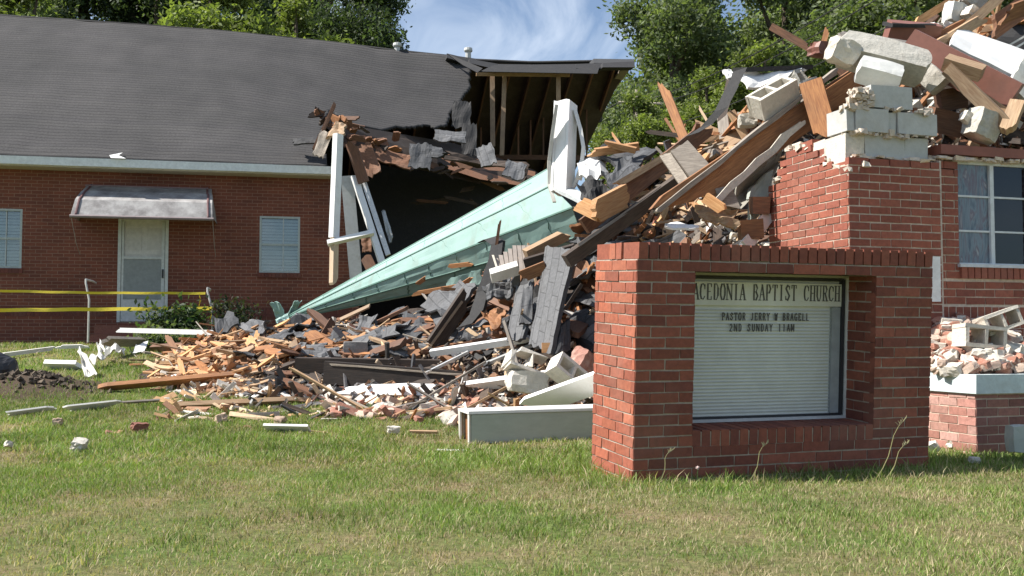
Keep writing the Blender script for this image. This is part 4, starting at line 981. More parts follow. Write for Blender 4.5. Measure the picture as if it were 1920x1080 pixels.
quadsheet('weathered_boarding', 'wide grey board below the diagonal beam', 'panel', [(1338, 358, 9.45), (1366, 346, 9.5), (1386, 395, 9.4), (1352, 388, 9.4)], .04, W_GREY, rag=.01, wob=.004)
B('plank', 'pale pine board end sticking out under the diagonal beam', 'plank', (1322, 370, 9.3), (1360, 396, 9.2), .10, .04, W_PINE, 20, 'cut', 'split')
quadsheet('plasterboard_sheet', 'large dusty grey plaster sheet under the diagonal beam beside the brick corner', 'panel', [(1375, 330, 9.7), (1470, 262, 9.9), (1452, 330, 9.85), (1382, 400, 9.6)], .04, mat_plain('dusty_plasterboard', (.34, .32, .27), .95, 5, .25, (.2, .17, .13), .6), rag=.08, wob=.06)
quadsheet('plasterboard_sheet', 'greenish grey board leaning on the brick corner', 'panel', [(1400, 360, 9.6), (1440, 318, 9.8), (1444, 375, 9.8), (1405, 420, 9.6)], .04, GREENW, rag=.05, wob=.03)
B('timber_block', 'brown box-end timber low beside the brick corner', 'timber', (1408, 385, 9.5), (1440, 385, 9.5), .16, .16, W_BRN, 0)
B('timber_block', 'dark brown timber end touching the top of the sign near the brick corner', 'timber', (1386, 432, 9.4), (1428, 428, 9.4), .18, .16, W_ORNG, 0)
B('white_board', 'white board slanting up against the brick corner behind the sign', 'board', (1398, 462, 9.3), (1442, 402, 9.5), .12, .03, OFFW, 20)
quadsheet('fibre_board', 'torn brown fibreboard below the pale pine board end', 'panel', [(1300, 388, 9.5), (1378, 398, 9.4), (1384, 428, 9.3), (1320, 420, 9.4)], .03, W_TAN, rag=.1, wob=.06)
quadsheet('white_sheet', 'white board lying low behind the top of the sign', 'panel', [(1255, 420, 9.5), (1312, 424, 9.4), (1310, 432, 9.3), (1245, 430, 9.3)], .02, WHITE, rag=.05)
cmu('mortar-smeared hollow concrete block perched at the top of the diagonal beam', (1450, 184, 9.6), (26, -30, 14), 1.15, 0, PLAST)
cmu('tilted hollow concrete block end behind the diagonal beam near the black flashing', (1500, 150, 10.2), (60, -20, 40), .8, 1)
chunk('mortar_lump', 'pale mortar lump under the hollow concrete block', 'mortar', (1402, 226, 9.8), (.18, .15, .12), (0, 0, 0), PLAST)
# black flashing and white roof trim
m = MB(); pts = [P(1388, 130, 10.6), P(1372, 165, 10.5), P(1352, 205, 10.4), P(1325, 235, 10.4), P(1298, 252, 10.4)]
for a, b_ in zip(pts[:-1], pts[1:]):
    d = (b_ - a).normalized(); s = Vector((.07, -.02, .02)); m.prism([a - s, a + s, b_ + s * .9, b_ - s * .9], Vector((0, .03, 0)))
tag(m.build('bent_flashing', FELT), 'curved strip of black roofing hanging below the white roof edge', 'roofing')
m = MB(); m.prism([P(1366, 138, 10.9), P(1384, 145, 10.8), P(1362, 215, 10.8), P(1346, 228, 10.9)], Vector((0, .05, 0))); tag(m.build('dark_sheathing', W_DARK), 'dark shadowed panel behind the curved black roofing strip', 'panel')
quadsheet('white_trim', 'sunlit white fascia underside left of the hollow concrete block', 'trim', [(1386, 136, 10.9), (1500, 130, 11.3), (1490, 160, 11.0), (1400, 166, 10.7)], .03, WHITE, rag=.03, wob=.03)
B('roof_edge', 'thin black roof edge running level behind the slabs at the top of the heap', 'roofing', (1386, 131, 10.9), (1512, 126, 11.4), .05, .2, FELT, 0)
quadsheet('white_trim', 'scrap of bright white metal at the corner of the black roof edge', 'trim', [(1354, 134, 10.7), (1370, 132, 10.7), (1382, 146, 10.6), (1364, 150, 10.6)], .02, WHITE)
# top slabs
def slab(label, pts, thick, mat, name='concrete_slab', cat='concrete slab', back=.22):
    m = MB(); o_ = [P(*p) for p in pts]; m.prism(o_, Vector((0.03, back, thick))); return tag(m.build(name, mat), label, cat)
# long broken bond-beam: lit top, dark underside
def beamslab(label, a, b_, w, t, mat, roll, jit=.16, name='concrete_slab', cat='concrete slab'):
    p1, p2 = P(*a), P(*b_); me = chunk_mesh(name, ((p2 - p1).length, t, w), jit, mat, 7); o = bpy.data.objects.new(name, me); COL.objects.link(o)
    o.matrix_world = frame(p1, p2, roll); return tag(o, label, cat)
beamslab('long pale broken concrete bond beam tilted on top of the block pier', (1568, 88, 9.0), (1738, 132, 8.9), .28, .26, BLOCKM, 40, .07)
beamslab('pale concrete slab wedged under the broken bond beam', (1606, 128, 8.8), (1690, 150, 8.75), .20, .20, BLOCKP, 32, .05)
beamslab('grey rounded concrete lump right of the bond beam', (1728, 130, 9.2), (1765, 165, 9.1), .2, .2, BLOCKM, 0, .08)
beamslab('thin timber-like slab lying behind the bond beam', (1572, 68, 9.6), (1730, 92, 9.6), .07, .16, W_GREY, 20, .1, 'plank', 'plank')
chunk('plaster_lump', 'cream mortar lump where the bond beam breaks off', 'mortar', (1580, 98, 8.9), (.24, .22, .22), (10, 20, 10), PLAST, .22, 7)
B('red_beam', 'reddish brown box beam with black top at the crest of the heap', 'beam', (1663, 58, 9.9), (1758, 66, 9.9), .20, .16, RUST, 10)
B('red_beam', 'long reddish brown beam sloping down under the white door panel', 'beam', (1700, 82, 9.4), (1900, 186, 8.9), .30, .10, RUST, 4)
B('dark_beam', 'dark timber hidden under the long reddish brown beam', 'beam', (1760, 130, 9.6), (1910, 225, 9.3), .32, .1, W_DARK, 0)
B('black_strip', 'thin black edge on the crest box beam', 'roofing', (1664, 46, 9.85), (1745, 47, 9.9), .035, .22, FELT, 5)
quadsheet('door_panel', 'large bright white door panel lying on the top of the heap', 'panel', [(1776, 92, 9.4), (1792, 56, 10.0), (1960, 118, 10.0), (1952, 180, 9.3)], .05, WHITE, rag=.01, wob=.01)
quadsheet('folded_sheet', 'white panel edge turned down at the right end of the door panel', 'panel', [(1888, 160, 9.2), (1915, 110, 9.3), (1990, 150, 9.3), (1960, 230, 9.2)], .05, OFFW, rag=.02, wob=.02)
B('angle_timber', 'pale timber leg of a broken frame hanging over the brick wall', 'timber', (1776, 128, 8.9), (1893, 240, 8.7), .12, .06, W_TAN, 12, 'cut', 'cut')
B('angle_timber', 'short upright end of the broken frame over the brick wall', 'timber', (1908, 192, 8.75), (1886, 250, 8.65), .12, .08, W_TAN, 15, 'cut', 'split')
B('angle_timber', 'thin back rail of the broken pale frame', 'timber', (1842, 178, 8.9), (1896, 214, 8.8), .05, .05, W_TAN, 0)
B('timber_block', 'squared tan timber with cut end above the broken pale frame', 'timber', (1772, 116, 8.95), (1842, 138, 8.8), .12, .12, W_TAN, 25)
B('brown_beam', 'brown beam end behind the blocks over the window wall', 'beam', (1758, 190, 9.3), (1808, 182, 9.3), .20, .15, W_BRN, 0)
B('brown_beam', 'dark brown timber behind the block pier', 'beam', (1742, 222, 9.3), (1800, 236, 9.3), .22, .2, W_BRN, 0)
chunk('concrete_block', 'broken concrete block end lying on the red lintel', 'concrete block', (1842, 235, 8.8), (.26, .22, .26), (10, 20, 20), BLOCKM, .14, 6)
chunk('brick_chunk', 'small pale brick bit left of the broken block on the lintel', 'brick', (1814, 222, 8.8), (.12, .08, .10), (10, 30, 20), PLAST)
B('pine_strip', 'long splintered pine strip sticking up left at the crest', 'board', (1708, 48, 10.4), (1815, -18, 10.6), .08, .04, W_PINE, 0, 'split', 'split')
B('plank', 'tan plank rising to the upper right corner', 'plank', (1790, 70, 10.0), (1878, -8, 10.3), .10, .05, W_TAN, 0, 'split', 'cut')
B('plank', 'orange plank fanning out above the white door panel', 'plank', (1738, 82, 9.9), (1818, 42, 10.2), .12, .05, W_ORNG, 10, 'cut', 'split')
B('plank', 'pinkish plank fanning out left of the white door panel', 'plank', (1752, 88, 9.7), (1850, 30, 10.2), .10, .05, W_TAN, 15, 'cut', 'split')
B('plank', 'dark plank crossing behind the tan plank at the upper right', 'plank', (1850, 62, 10.4), (1950, -10, 10.6), .22, .06, W_BRN, 0, 'split', 'split')
B('plank', 'broad brown plank at the very top right edge', 'plank', (1868, 34, 10.3), (1990, -12, 10.3), .16, .06, W_ORNG, 15, 'split', 'cut')
quadsheet('white_trim', 'grey-white curved gutter scrap left of the white door panel', 'trim', [(1728, 66, 10.0), (1752, 46, 10.2), (1785, 44, 10.2), (1760, 58, 10.0)], .03, OFFW, wob=.1)
chunk('concrete_block', 'pale square block standing on the crest near the upper right', 'concrete block', (1790, 25, 10.4), (.2, .16, .22), (5, 10, 20), BLOCKP, .12)
chunk('concrete_block', 'second pale block tumbled right of the crest block', 'concrete block', (1822, 28, 10.3), (.18, .16, .12), (5, 30, 20), PLAST, .2)
chunk('concrete_block', 'dusty block at the frame top near the tan plank', 'concrete block', (1822, 2, 10.6), (.22, .2, .2), (5, 40, 20), BLOCKM, .2)
for k, (a, b_) in enumerate((((1880, 92, 10.6), (1935, 60, 10.6)), ((1893, 96, 10.5), (1945, 66, 10.5)))): B('metal_rod', ('upper', 'lower')[k] + ' thin white metal rod above the white door panel', 'rod', a, b_, .02, .02, WHITE)
quadsheet('black_sheet', 'black roofing sheet behind the thin white rods', 'roofing', [(1840, 88, 10.8), (1880, 40, 11.2), (1980, 30, 11.2), (1960, 100, 10.8)], .03, FELT, wob=.05)
# middle: white column casing, pine pieces, white sheet
m = MB(); a, b_ = P(1061, 194, 12.0), P(1054, 362, 11.8)
ax = (b_ - a).normalized(); sx = Vector((1, -.55, 0)).normalized(); sy = sx.cross(ax).normalized()
for c, wx, wy in ((-.085, .018, .11), (.085, .018, .11)): m.box((a + b_) / 2 + sx * c, (sx, sy, ax), (wx, wy, (b_ - a).length / 2), (1, 1, 1), .008)
m.box((a + b_) / 2 - sy * -.1, (sx, sy, ax), (.066, .012, (b_ - a).length / 2), (1, 1, 1), .008); m.box((a + b_) / 2 - sy * .1, (sx, sy, ax), (.066, .012, (b_ - a).length / 2), (1, 1, 1), .008)
tag(m.build('column_casing', WHITE), 'tall bright white column casing standing upright above the green spire', 'column casing')
m = MB(); pts = [P(1078, 205, 11.9), P(1088, 240, 11.85), (P(1094, 275, 11.8)), P(1090, 310, 11.8), P(1078, 345, 11.8), P(1068, 358, 11.8)]
for a, b_ in zip(pts[:-1], pts[1:]): s = Vector((.022, .0, .0)); m.prism([a - s, a + s, b_ + s, b_ - s], Vector((0.01, .12, 0)))
tag(m.build('bowed_trim', WHITE), 'bowed white trim strip curving beside the tall column casing', 'trim')
m = MB(); pts = [P(1044, 196, 11.7), P(1036, 250, 11.75), P(1030, 300, 11.8), P(1030, 345, 11.8), P(1040, 378, 11.7)]
for a, b_ in zip(pts[:-1], pts[1:]): s = Vector((.02, .0, .0)); m.prism([a - s, a + s, b_ + s, b_ - s], Vector((0.0, .1, 0)))
tag(m.build('bowed_trim', OFFW), 'thin edge strip peeling off the left of the tall column casing', 'trim')
quadsheet('soffit_board', 'grey board sloping under the foot of the tall column casing', 'panel', [(1040, 358, 11.7), (1062, 352, 11.9), (1124, 384, 11.3), (1098, 388, 11.2)], .04, mat_plain('grey_soffit', (.5, .52, .52), .6), rag=.02, wob=.01)
quadsheet('white_sheet', 'torn white sheet sagging right of the tall column casing', 'panel', [(1082, 344, 11.4), (1090, 296, 11.8), (1136, 300, 11.8), (1138, 336, 11.3)], .02, WHITE, rag=.1, wob=.08)
quadsheet('black_sheet', 'black crumpled sheet below the torn white sheet', 'roofing', [(1082, 350, 11.3), (1130, 336, 11.3), (1150, 372, 11.0), (1095, 388, 11.0)], .02, FELT, rag=.1, wob=.12)
B('pine_splinter', 'bright pine splinter lying level above the torn white sheet', 'board', (1098, 288, 11.6), (1198, 274, 11.6), .09, .05, W_PINE, 20, 'split', 'cut')
B('pine_splinter', 'bright pine offcut crossed over the level splinter', 'board', (1130, 268, 11.6), (1192, 282, 11.5), .07, .05, W_PINE, 20, 'split', 'cut')
B('pine_splinter', 'thin upright pine stick over the torn white sheet', 'board', (1146, 248, 11.7), (1166, 276, 11.6), .03, .03, W_PINE, 0, 'split', 'cut')
quadsheet('shingle_slab', 'black shingle slab behind the pine splinters', 'roofing', [(1118, 300, 11.7), (1176, 284, 12.0), (1235, 288, 11.9), (1180, 318, 11.3)], .04, SHING, rag=.06, wob=.05)
quadsheet('shingle_slab', 'dark shingle slab left of the leaning planks', 'roofing', [(1128, 332, 11.2), (1176, 310, 11.4), (1205, 322, 11.1), (1150, 356, 10.9)], .04, SHING, rag=.08, wob=.08)
B('dark_board', 'long thin dark board poking left from behind the leaning planks', 'board', (1208, 246, 11.6), (1290, 256, 11.3), .05, .03, W_DARK, 0, 'split', 'cut')
quadsheet('black_sheet', 'black felt triangle right of the hall end', 'roofing', [(1100, 300, 12.6), (1150, 262, 12.8), (1165, 268, 12.6), (1120, 305, 12.4)], .03, FELT)
# centre: dark shingles leaning
quadsheet('shingle_slab', 'tall charcoal shingle slab leaning upright left of the sign', 'roofing', [(1030, 465, 11.1), (1080, 470, 10.6), (1040, 668, 10.1), (1000, 648, 10.5)], .05, SHINGL, rag=.025, wob=.012, nx=10, ny=12)
quadsheet('shingle_slab', 'narrow grey shingle slab leaning left of the tall charcoal one', 'roofing', [(975, 540, 11.3), (1002, 530, 11.0), (986, 640, 10.6), (955, 640, 10.9)], .04, SHINGL, rag=.03, wob=.02)
quadsheet('shingle_slab', 'grey shingle tab piece between the two leaning slabs', 'roofing', [(982, 545, 10.9), (1000, 538, 10.9), (998, 608, 10.7), (975, 610, 10.7)], .04, SHINGL, rag=.03, wob=.02)
quadsheet('shingle_slab', 'charcoal shingle slab end touching the heap foot near the sign', 'roofing', [(1046, 615, 10.3), (1062, 600, 10.5), (1066, 660, 10.3), (1040, 662, 10.1)], .04, SHING, rag=.05, wob=.04)
m = MB(); pts = [P(905, 452, 12.3), P(918, 446, 12.2), P(932, 455, 12.1), P(928, 480, 12.0), P(918, 510, 11.9), P(905, 545, 11.8), P(893, 585, 11.6), P(872, 610, 11.5)]
for i, (a, b_) in enumerate(zip(pts[:-1], pts[1:])): s = Vector((.07, .0, .02)); m.prism([a - s, a + s, b_ + s * 1.1, b_ - s * 1.1], Vector((0.03, .05, 0)))
tag(m.build('bent_flashing', FELT), 'black roofing felt folded upright in front of the green spire', 'roofing')
B('spike_board', 'thin dark stick rising over the green spire from the folded felt', 'board', (938, 410, 12.1), (926, 492, 12.1), .035, .03, W_BRN, 0, 'split', 'cut')
m = MB()
for k in range(9):
    a = P(930 + k * 8.6, 466 - (k > 3) * 6 + (3 - min(k, 3)) * 6, 11.6); b_ = P(937 + k * 7.8 + (k > 4) * 2, 512 - k * 1.0, 11.4); s = Vector((.023, 0, 0)); m.prism([a - s, a + s, b_ + s, b_ - s], Vector((0, .04, 0)), (.34, .29, .25))
    m.prism([a + s, a + s + Vector((.008, .01, 0)), b_ + s + Vector((.008, .01, 0)), b_ + s], Vector((0, .05, 0)), (.12, .1, .09))
a, b_ = P(924, 478, 11.55), P(940, 528, 11.35); s = Vector((.012, 0, 0)); m.prism([a - s, a + s, b_ + s, b_ - s], Vector((0, .05, 0)), (.7, .62, .5))
tag(m.build('ribbed_register', GENERIC), 'brown ribbed metal register on top of the heap by the spire base', 'metal register')
B('tan_gutter', 'tan metal trough pointing up to the spire base', 'trim', (986, 478, 11.4), (1068, 436, 11.6), .12, .10, W_TAN, 25, 'cut', 'split')
B('cream_block', 'cream moulded wood block below the ribbed register', 'board', (920, 518, 11.3), (972, 502, 11.3), .12, .12, OFFW, 30, 'cut', 'cut')
B('plank', 'orange plank end beside the top of the tall charcoal slab', 'plank', (974, 520, 11.0), (1024, 500, 10.9), .13, .05, W_ORNG, 10, 'split', 'cut')
B('plank', 'dark brown beam passing behind the top of the tall charcoal slab', 'beam', (985, 498, 11.3), (1080, 470, 11.2), .16, .12, W_DARK, 10)
quadsheet('shingle_slab', 'large bent charcoal sheet leaning against the spire', 'roofing', [(792, 575, 13.2), (865, 528, 13.2), (900, 545, 12.4), (826, 610, 12.1)], .04, SHINGL, rag=.06, wob=.07)
quadsheet('shingle_slab', 'charcoal sheet lying in front of the spire middle', 'roofing', [(730, 634, 12.8), (790, 605, 13.2), (828, 612, 12.8), (760, 650, 12.3)], .04, SHING, rag=.06, wob=.06)
B('brown_beam', 'dark glossy board leaning steeply below the folded felt', 'beam', (812, 648, 11.9), (882, 545, 12.2), .20, .06, W_DARK, 25, 'cut', 'split')
B('plank', 'worn tan edge board along the dark leaning board', 'plank', (806, 650, 11.85), (866, 566, 12.1), .03, .05, W_TAN, 0)
quadsheet('plywood_piece', 'torn orange plywood piece in the dark hollow', 'board', [(905, 590, 11.5), (925, 582, 11.5), (955, 590, 11.4), (930, 622, 11.3)], .03, W_ORNG, rag=.12, wob=.08)
quadsheet('shingle_slab', 'grey shingle scrap spread on top of the dark hollow', 'roofing', [(905, 545, 11.6), (975, 525, 11.6), (960, 548, 11.4), (915, 562, 11.4)], .03, SHINGL, rag=.12, wob=.1)
B('plank', 'long orange plank in the heap below the spire', 'plank', (716, 612, 13.4), (800, 592, 13.4), .10, .05, W_ORNG, 15, 'split', 'split')
B('spike_board', 'reddish pointed plank leaning in the left of the heap', 'plank', (572, 618, 13.2), (628, 656, 12.8), .15, .05, W_ORNG, 10, 'split', 'split')
B('plank', 'dark brown plank standing behind the reddish pointed plank', 'plank', (604, 640, 13.3), (628, 600, 13.4), .14, .05, W_BRN, 10, 'cut', 'split')
chunk('grey_block', 'square grey block standing in the middle of the heap', 'concrete block', (667, 655, 12.2), (.30, .16, .19), (0, 0, 8), mat_plain('dusty_block', (.24, .23, .22), .9), .06)
for k, (c4, lab) in enumerate([([(448, 612, 14.2), (470, 600, 14.3), (510, 605, 14.1), (480, 640, 13.6)], 'curled grey shingle sheet arched at the left of the heap'),
        ([(400, 600, 14.4), (432, 590, 14.5), (452, 612, 14.2), (410, 632, 13.9)], 'crumpled brown-grey shingle sheet beside the dark shrub'),
        ([(490, 655, 13.2), (560, 640, 13.5), (592, 650, 13.2), (520, 668, 12.9)], 'flat charcoal shingle sheet below the spire tip'),
        ([(520, 610, 14.6), (600, 612, 14.6), (620, 622, 14.3), (540, 624, 14.2)], 'long grey shingle strip just under the spire tip'),
        ([(690, 618, 13.6), (750, 608, 13.8), (770, 622, 13.4), (700, 634, 13.1)], 'grey shingle sheet under the middle of the spire'),
        ([(850, 640, 12.0), (905, 615, 12.2), (935, 628, 12.0), (880, 655, 11.6)], 'grey shingle flap at the mouth of the dark hollow')]):
    quadsheet('shingle_sheet', lab, 'roofing', c4, .03, SHINGL if k % 2 == 0 else SHING, rag=.08, wob=.12)
# white gutters and dark timbers at the front
B('white_gutter', 'long white gutter length pointing right at the shingle slab foot', 'gutter', (808, 662, 11.3), (1002, 633, 10.9), .07, .07, WHITE, 20, 'cut', 'split')
B('white_gutter', 'thin bent grey gutter rail below the long white gutter', 'gutter', (880, 695, 11.2), (1000, 646, 10.8), .035, .05, GALV, 20)
B('white_gutter', 'narrow shiny rail leaning down from the long white gutter', 'gutter', (798, 700, 11.0), (878, 660, 11.1), .03, .03, ALU, 20)
B('charred_beam', 'long black timber lying level behind the front black timber', 'timber', (556, 684, 11.7), (905, 690, 11.5), .17, .14, W_CHAR, 6)
B('charred_beam', 'front long black timber with a pale split upper edge', 'timber', (610, 698, 11.3), (948, 724, 10.9), .25, .12, W_CHAR, 4)
B('split_edge', 'pale splintered strip along the top of the front black timber', 'lath', (618, 682, 11.25), (946, 710, 10.85), .02, .06, W_GREY, 8, 'split', 'split', rag=.5)
quadsheet('white_trim', 'crumpled white metal sheet on the grass edge below the black timbers', 'trim', [HS(626, 754, .08), HS(680, 745, .14), HS(822, 745, .14), HS(790, 757, .08)], .02, WHITE, rag=.05, wob=.03)

B('white_trim', 'wide white fascia board resting over the box column', 'trim', (976, 768, 9.5), (1150, 706, 9.0), .24, .04, WHITE, 42, 'split', 'cut')
cmu('upper broken concrete block in the pale block cluster at the heap foot', (992, 684, 10.0), (70, 20, 15), 1.1, 1, BRIGHTC)
chunk('concrete_block', 'lower lump of mortared block below the broken concrete block', 'concrete block', (990, 716, 9.95), (.40, .26, .22), (0, 5, 10), BRIGHTC, .15, 5)
cmu('tilted concrete block with two oval holes left of the sign', (1066, 702, 9.75), (62, 38, 20), 1.0, 0, BRIGHTC)
chunk('brick_cluster', 'red brick and mortar lump beside the sign edge', 'brick rubble', (1098, 678, 10.1), (.26, .22, .2), (10, 30, 40), mat_plain('brick_lump', (.42, .21, .16), .9, 5, .3, (.6, .5, .42), .7), .2, 5)
B('wooden_block', 'small fresh pine block at the foot of the tall charcoal slab', 'board', (1016, 652, 10.2), (1032, 652, 10.2), .10, .08, W_PINE, 0)
# box column lying on the lawn
bxA = P(884, 838, 8.35); bxB = P(1195, 828, 8.72); bxA.z = gz(bxA.x, bxA.y) - .02; bxB.z = gz(bxB.x, bxB.y) - .02
xx = (bxB - bxA).normalized(); zz = Vector((0, 0, 1)); zz = (zz - xx * zz.dot(xx)).normalized(); yy = zz.cross(xx); LB = (bxB - bxA).length; hb, db, tk = .29, .42, .022
bc = empty('box_column', (bxA + bxB) / 2 + yy * db / 2); bc['_o'] = tuple(bc.location)
tag(bc, 'hollow boxed white porch column lying on the grass left of the sign', 'column')
mid = (bxA + bxB) / 2
m = MB(); m.box(mid + zz * (hb / 2) + yy * (tk / 2), (xx, yy, zz), (LB / 2, tk / 2, hb / 2 - .023), (1, 1, 1), .003); m.build('side_board', GREENW, bc)
m = MB(); m.box(mid + zz * (hb / 2) + yy * (db - tk / 2), (xx, yy, zz), (LB / 2, tk / 2, hb / 2 - .023), (1, 1, 1), .003); m.build('side_board', OFFW, bc)
m = MB(); m.box(mid + zz * (hb - .011) + yy * (db / 2) - xx * .01, (xx, yy, zz), (LB / 2 + .012, db / 2 + .006, .011), (1, 1, 1), .003); m.build('top_board', WHITE, bc)
m = MB(); m.box(mid + zz * .011 + yy * (db / 2), (xx, yy, zz), (LB / 2, db / 2, .011), (1, 1, 1), .002); m.build('bottom_board', W_ORNG, bc)
m = MB(); m.box(mid + zz * (hb / 2) + yy * (db / 2) - xx * (LB / 2 - .05), (xx, yy, zz), (.02, db / 2 - tk - .002, hb / 2 - .025), (1, 1, 1)); m.build('end_block', W_ORNG, bc)
m = MB(); m.box(bxA + zz * (hb / 2) + yy * .03 - xx * .012, (xx, yy, zz), (.008, .028, hb / 2 - .02), (1, 1, 1), .004); m.box(bxA + zz * (hb / 2) + yy * (db - .03) - xx * .012, (xx, yy, zz), (.008, .028, hb / 2 - .02), (1, 1, 1), .004); m.build('end_trim', OFFW, bc)
# left foreground pieces on the lawn: laid on the ground
def gpiece(name, label, cat, a, b_, w, t, mat, roll=70, lift=.03, **k):
    p1, p2 = hit(a[0], a[1], 8, 19) or P(a[0], a[1], 15), hit(b_[0], b_[1], 8, 19) or P(b_[0], b_[1], 15)
    p1 = p1 + Vector((0, 0, lift)); p2 = p2 + Vector((0, 0, lift + k.pop('lift2', 0)))
    me = board_mesh(name, (p2 - p1).length, w, t, k.get('e0', 'split'), k.get('e1', 'split'), rag=k.get('rag', 0), bend=k.get('bend', 0), seg=10); me.materials.append(mat)
    o = bpy.data.objects.new(name, me); COL.objects.link(o); o.matrix_world = frame(p1, p2, roll); return tag(o, label, cat)
gpiece('split_pole', 'long splintered orange board on the grass in front of the splinter heap', 'board', (178, 732), (500, 703), .12, .05, W_ORNG, 60)
gpiece('split_pole', 'long flat tan board with a green end at the lawn edge', 'board', (290, 772), (588, 757), .16, .05, W_TAN, 60)
gpiece('white_trim', 'middle length of white fascia in front of the concrete blocks', 'trim', (866, 756), (1080, 728), .14, .05, WHITE, 50, .16, e1='cut')
gpiece('white_strip', 'row of thin white trim strips lying across the lawn at left', 'trim', (2, 787), (110, 772), .06, .02, OFFW, 50, .05)
gpiece('white_strip', 'broken white trim strip on the lawn right of the thin row', 'trim', (108, 778), (232, 764), .10, .02, OFFW, 50, .05)
gpiece('white_strip', 'faint thin lath on the lawn behind the flat tan board', 'trim', (225, 764), (315, 758), .03, .02, W_GREY, 50, .05)
gpiece('white_pipe', 'straight white gutter pipe lying by the hall steps', 'gutter', (216, 634), (404, 640), .07, .06, WHITE, 0, .12)
gpiece('white_pipe', 'angled white gutter running from the left edge of the lawn', 'gutter', (2, 676), (104, 662), .06, .05, OFFW, 10, .08)
gpiece('white_pipe', 'white gutter end piece by the foot of the left handrail', 'gutter', (100, 660), (172, 658), .06, .05, OFFW, 10, .08)
gpiece('grey_board', 'dusty grey board flat on the grass near the steps', 'board', (190, 646), (330, 648), .16, .06, W_GREY, 40, .05)
gpiece('brown_board', 'brown board lying against the steps behind white scraps', 'board', (280, 662), (420, 655), .14, .06, W_BRN, 40, .06)
gpiece('white_foam', 'low white foam panel on the left lawn', 'panel', (82, 692), (160, 694), .22, .06, WHITE, 60, .05)
quadsheet('white_scrap', 'pointed white siding scrap standing on the left lawn', 'trim', [(145, 656, 13.4), (152, 658, 13.4), (182, 700, 13.0), (160, 708, 12.9)], .015, OFFW, rag=.03, wob=.1)
quadsheet('white_scrap', 'small curled white scrap by the handrail foot', 'trim', [(165, 672, 14.2), (186, 660, 14.4), (196, 664, 14.3), (178, 680, 14.0)], .015, OFFW, wob=.15)
quadsheet('white_scrap', 'white scrap leaning behind the small curled one', 'trim', [(180, 645, 14.9), (188, 638, 15), (197, 662, 14.7), (186, 664, 14.7)], .015, OFFW, wob=.15)
quadsheet('white_scrap', 'square white siding scrap on the brown board', 'trim', [(254, 648, 14.8), (277, 643, 15), (270, 660, 14.6), (249, 662, 14.6)], .015, WHITE, rag=.03)
quadsheet('white_scrap', 'bent white scrap left of the square siding scrap', 'trim', [(200, 655, 14.7), (236, 652, 14.8), (226, 662, 14.5), (196, 664, 14.5)], .015, OFFW, wob=.15)
gpiece('white_strip', 'small pale green tray-like strip on the lawn in front', 'trim', (497, 812), (580, 814), .11, .02, WHITE, 62, .05, e0='cut', e1='cut')
gpiece('white_strip', 'narrow cream stick on the grass in front of the box column', 'stick', (818, 856), (880, 857), .03, .025, OFFW, 30, .04, e0='cut', e1='cut')
gpiece('brown_strip', 'short thin brown stick left of the box column', 'stick', (768, 818), (820, 819), .025, .02, W_TAN, 30, .04, e0='cut', e1='cut')
BRKT = mat_plain('tan_brick', (.46, .33, .24), .92, 9, .25, (.6, .5, .42), .5); BRKR = mat_plain('dark_brick', (.27, .11, .08), .92, 9, .25, (.4, .28, .22), .4)
for k, (px, py, s, mt, lab) in enumerate([(108, 801, 1.0, 't', 'flat tan brick bit far left on the lawn'), (262, 811, 1.15, 'r', 'dark red half brick alone on the lawn'), (414, 794, 1.2, 't', 'upright pale brick near the flat tan board'), (525, 797, .9, 't', 'dusty brick bit behind the pale green strip'),
        (148, 846, 1.2, 'p', 'cream mortar lump on the left lawn'), (738, 816, .9, 'p', 'pale brick bit left of the short brown stick'), (16, 845, .7, 'p', 'small white lump at the left edge of the lawn'), (1742, 852, 1.1, 'p', 'pinkish rubble bit at the right foot of the sign'),
        (1877, 824, 1.5, 'r', 'red brick lying in front of the right plinth'), (1828, 876, .6, 'p', 'tiny pale crumb on the grass by the right plinth'), (1790, 846, .9, 'p', 'dusty brick crumb below the plinth corner')]):
    p = hit(px, py, 4, 19); mt_ = {'t': BRKT, 'r': BRKR, 'p': PLAST}[mt]
    me = chunk_mesh('brick_bit', (.14 * s, .09 * s, .08 * s), .15, mt_ if mt != 'r' else BRICKR, 3) if False else chunk_mesh('brick_bit', (.12 * s, .08 * s, .065 * s), .3, mt_, 4)
    o = bpy.data.objects.new('brick_bit', me); COL.objects.link(o); o.location = p + Vector((0, 0, .05)); o.rotation_euler = (random.uniform(-.3, .3), random.uniform(-.3, .3), random.uniform(0, 6)); tag(o, lab, 'brick')
chunk('fallen_block', 'pale grey block standing at the right frame edge before the plinth', 'concrete block', (1912, 822, 7.3), (.16, .14, .2), (0, 0, 0), GREENW, .05)
me = chunk_mesh('black_bag', (.5, .46, .40), .12, FEM, 9, .85); o = bpy.data.objects.new('black_bag', me); COL.objects.link(o); o.location = P(-8, 694, 12.2); tag(o, 'rounded black bag on the dirt heap at the left edge', 'bag')
# pieces on the plinth
for k, (px, py, Y, rot, sc, lab) in enumerate([(1836, 632, 8.15, (88, 5, 12), .95, 'hollow concrete block lying on its side in the middle of the plinth'), (1872, 604, 8.3, (80, -18, 10), .85, 'hollow concrete block tilted at the back of the plinth')]): cmu(lab, (px, py, Y), rot, sc, 0, PLAST)
W_pl = [(1758, 640), (1775, 655), (1748, 662), (1800, 672), (1835, 680), (1862, 690), (1775, 690), (1800, 645), (1816, 655), (1740, 682), (1890, 665), (1905, 640), (1765, 620), (1790, 618), (1870, 650), (1900, 690), (1915, 672)]

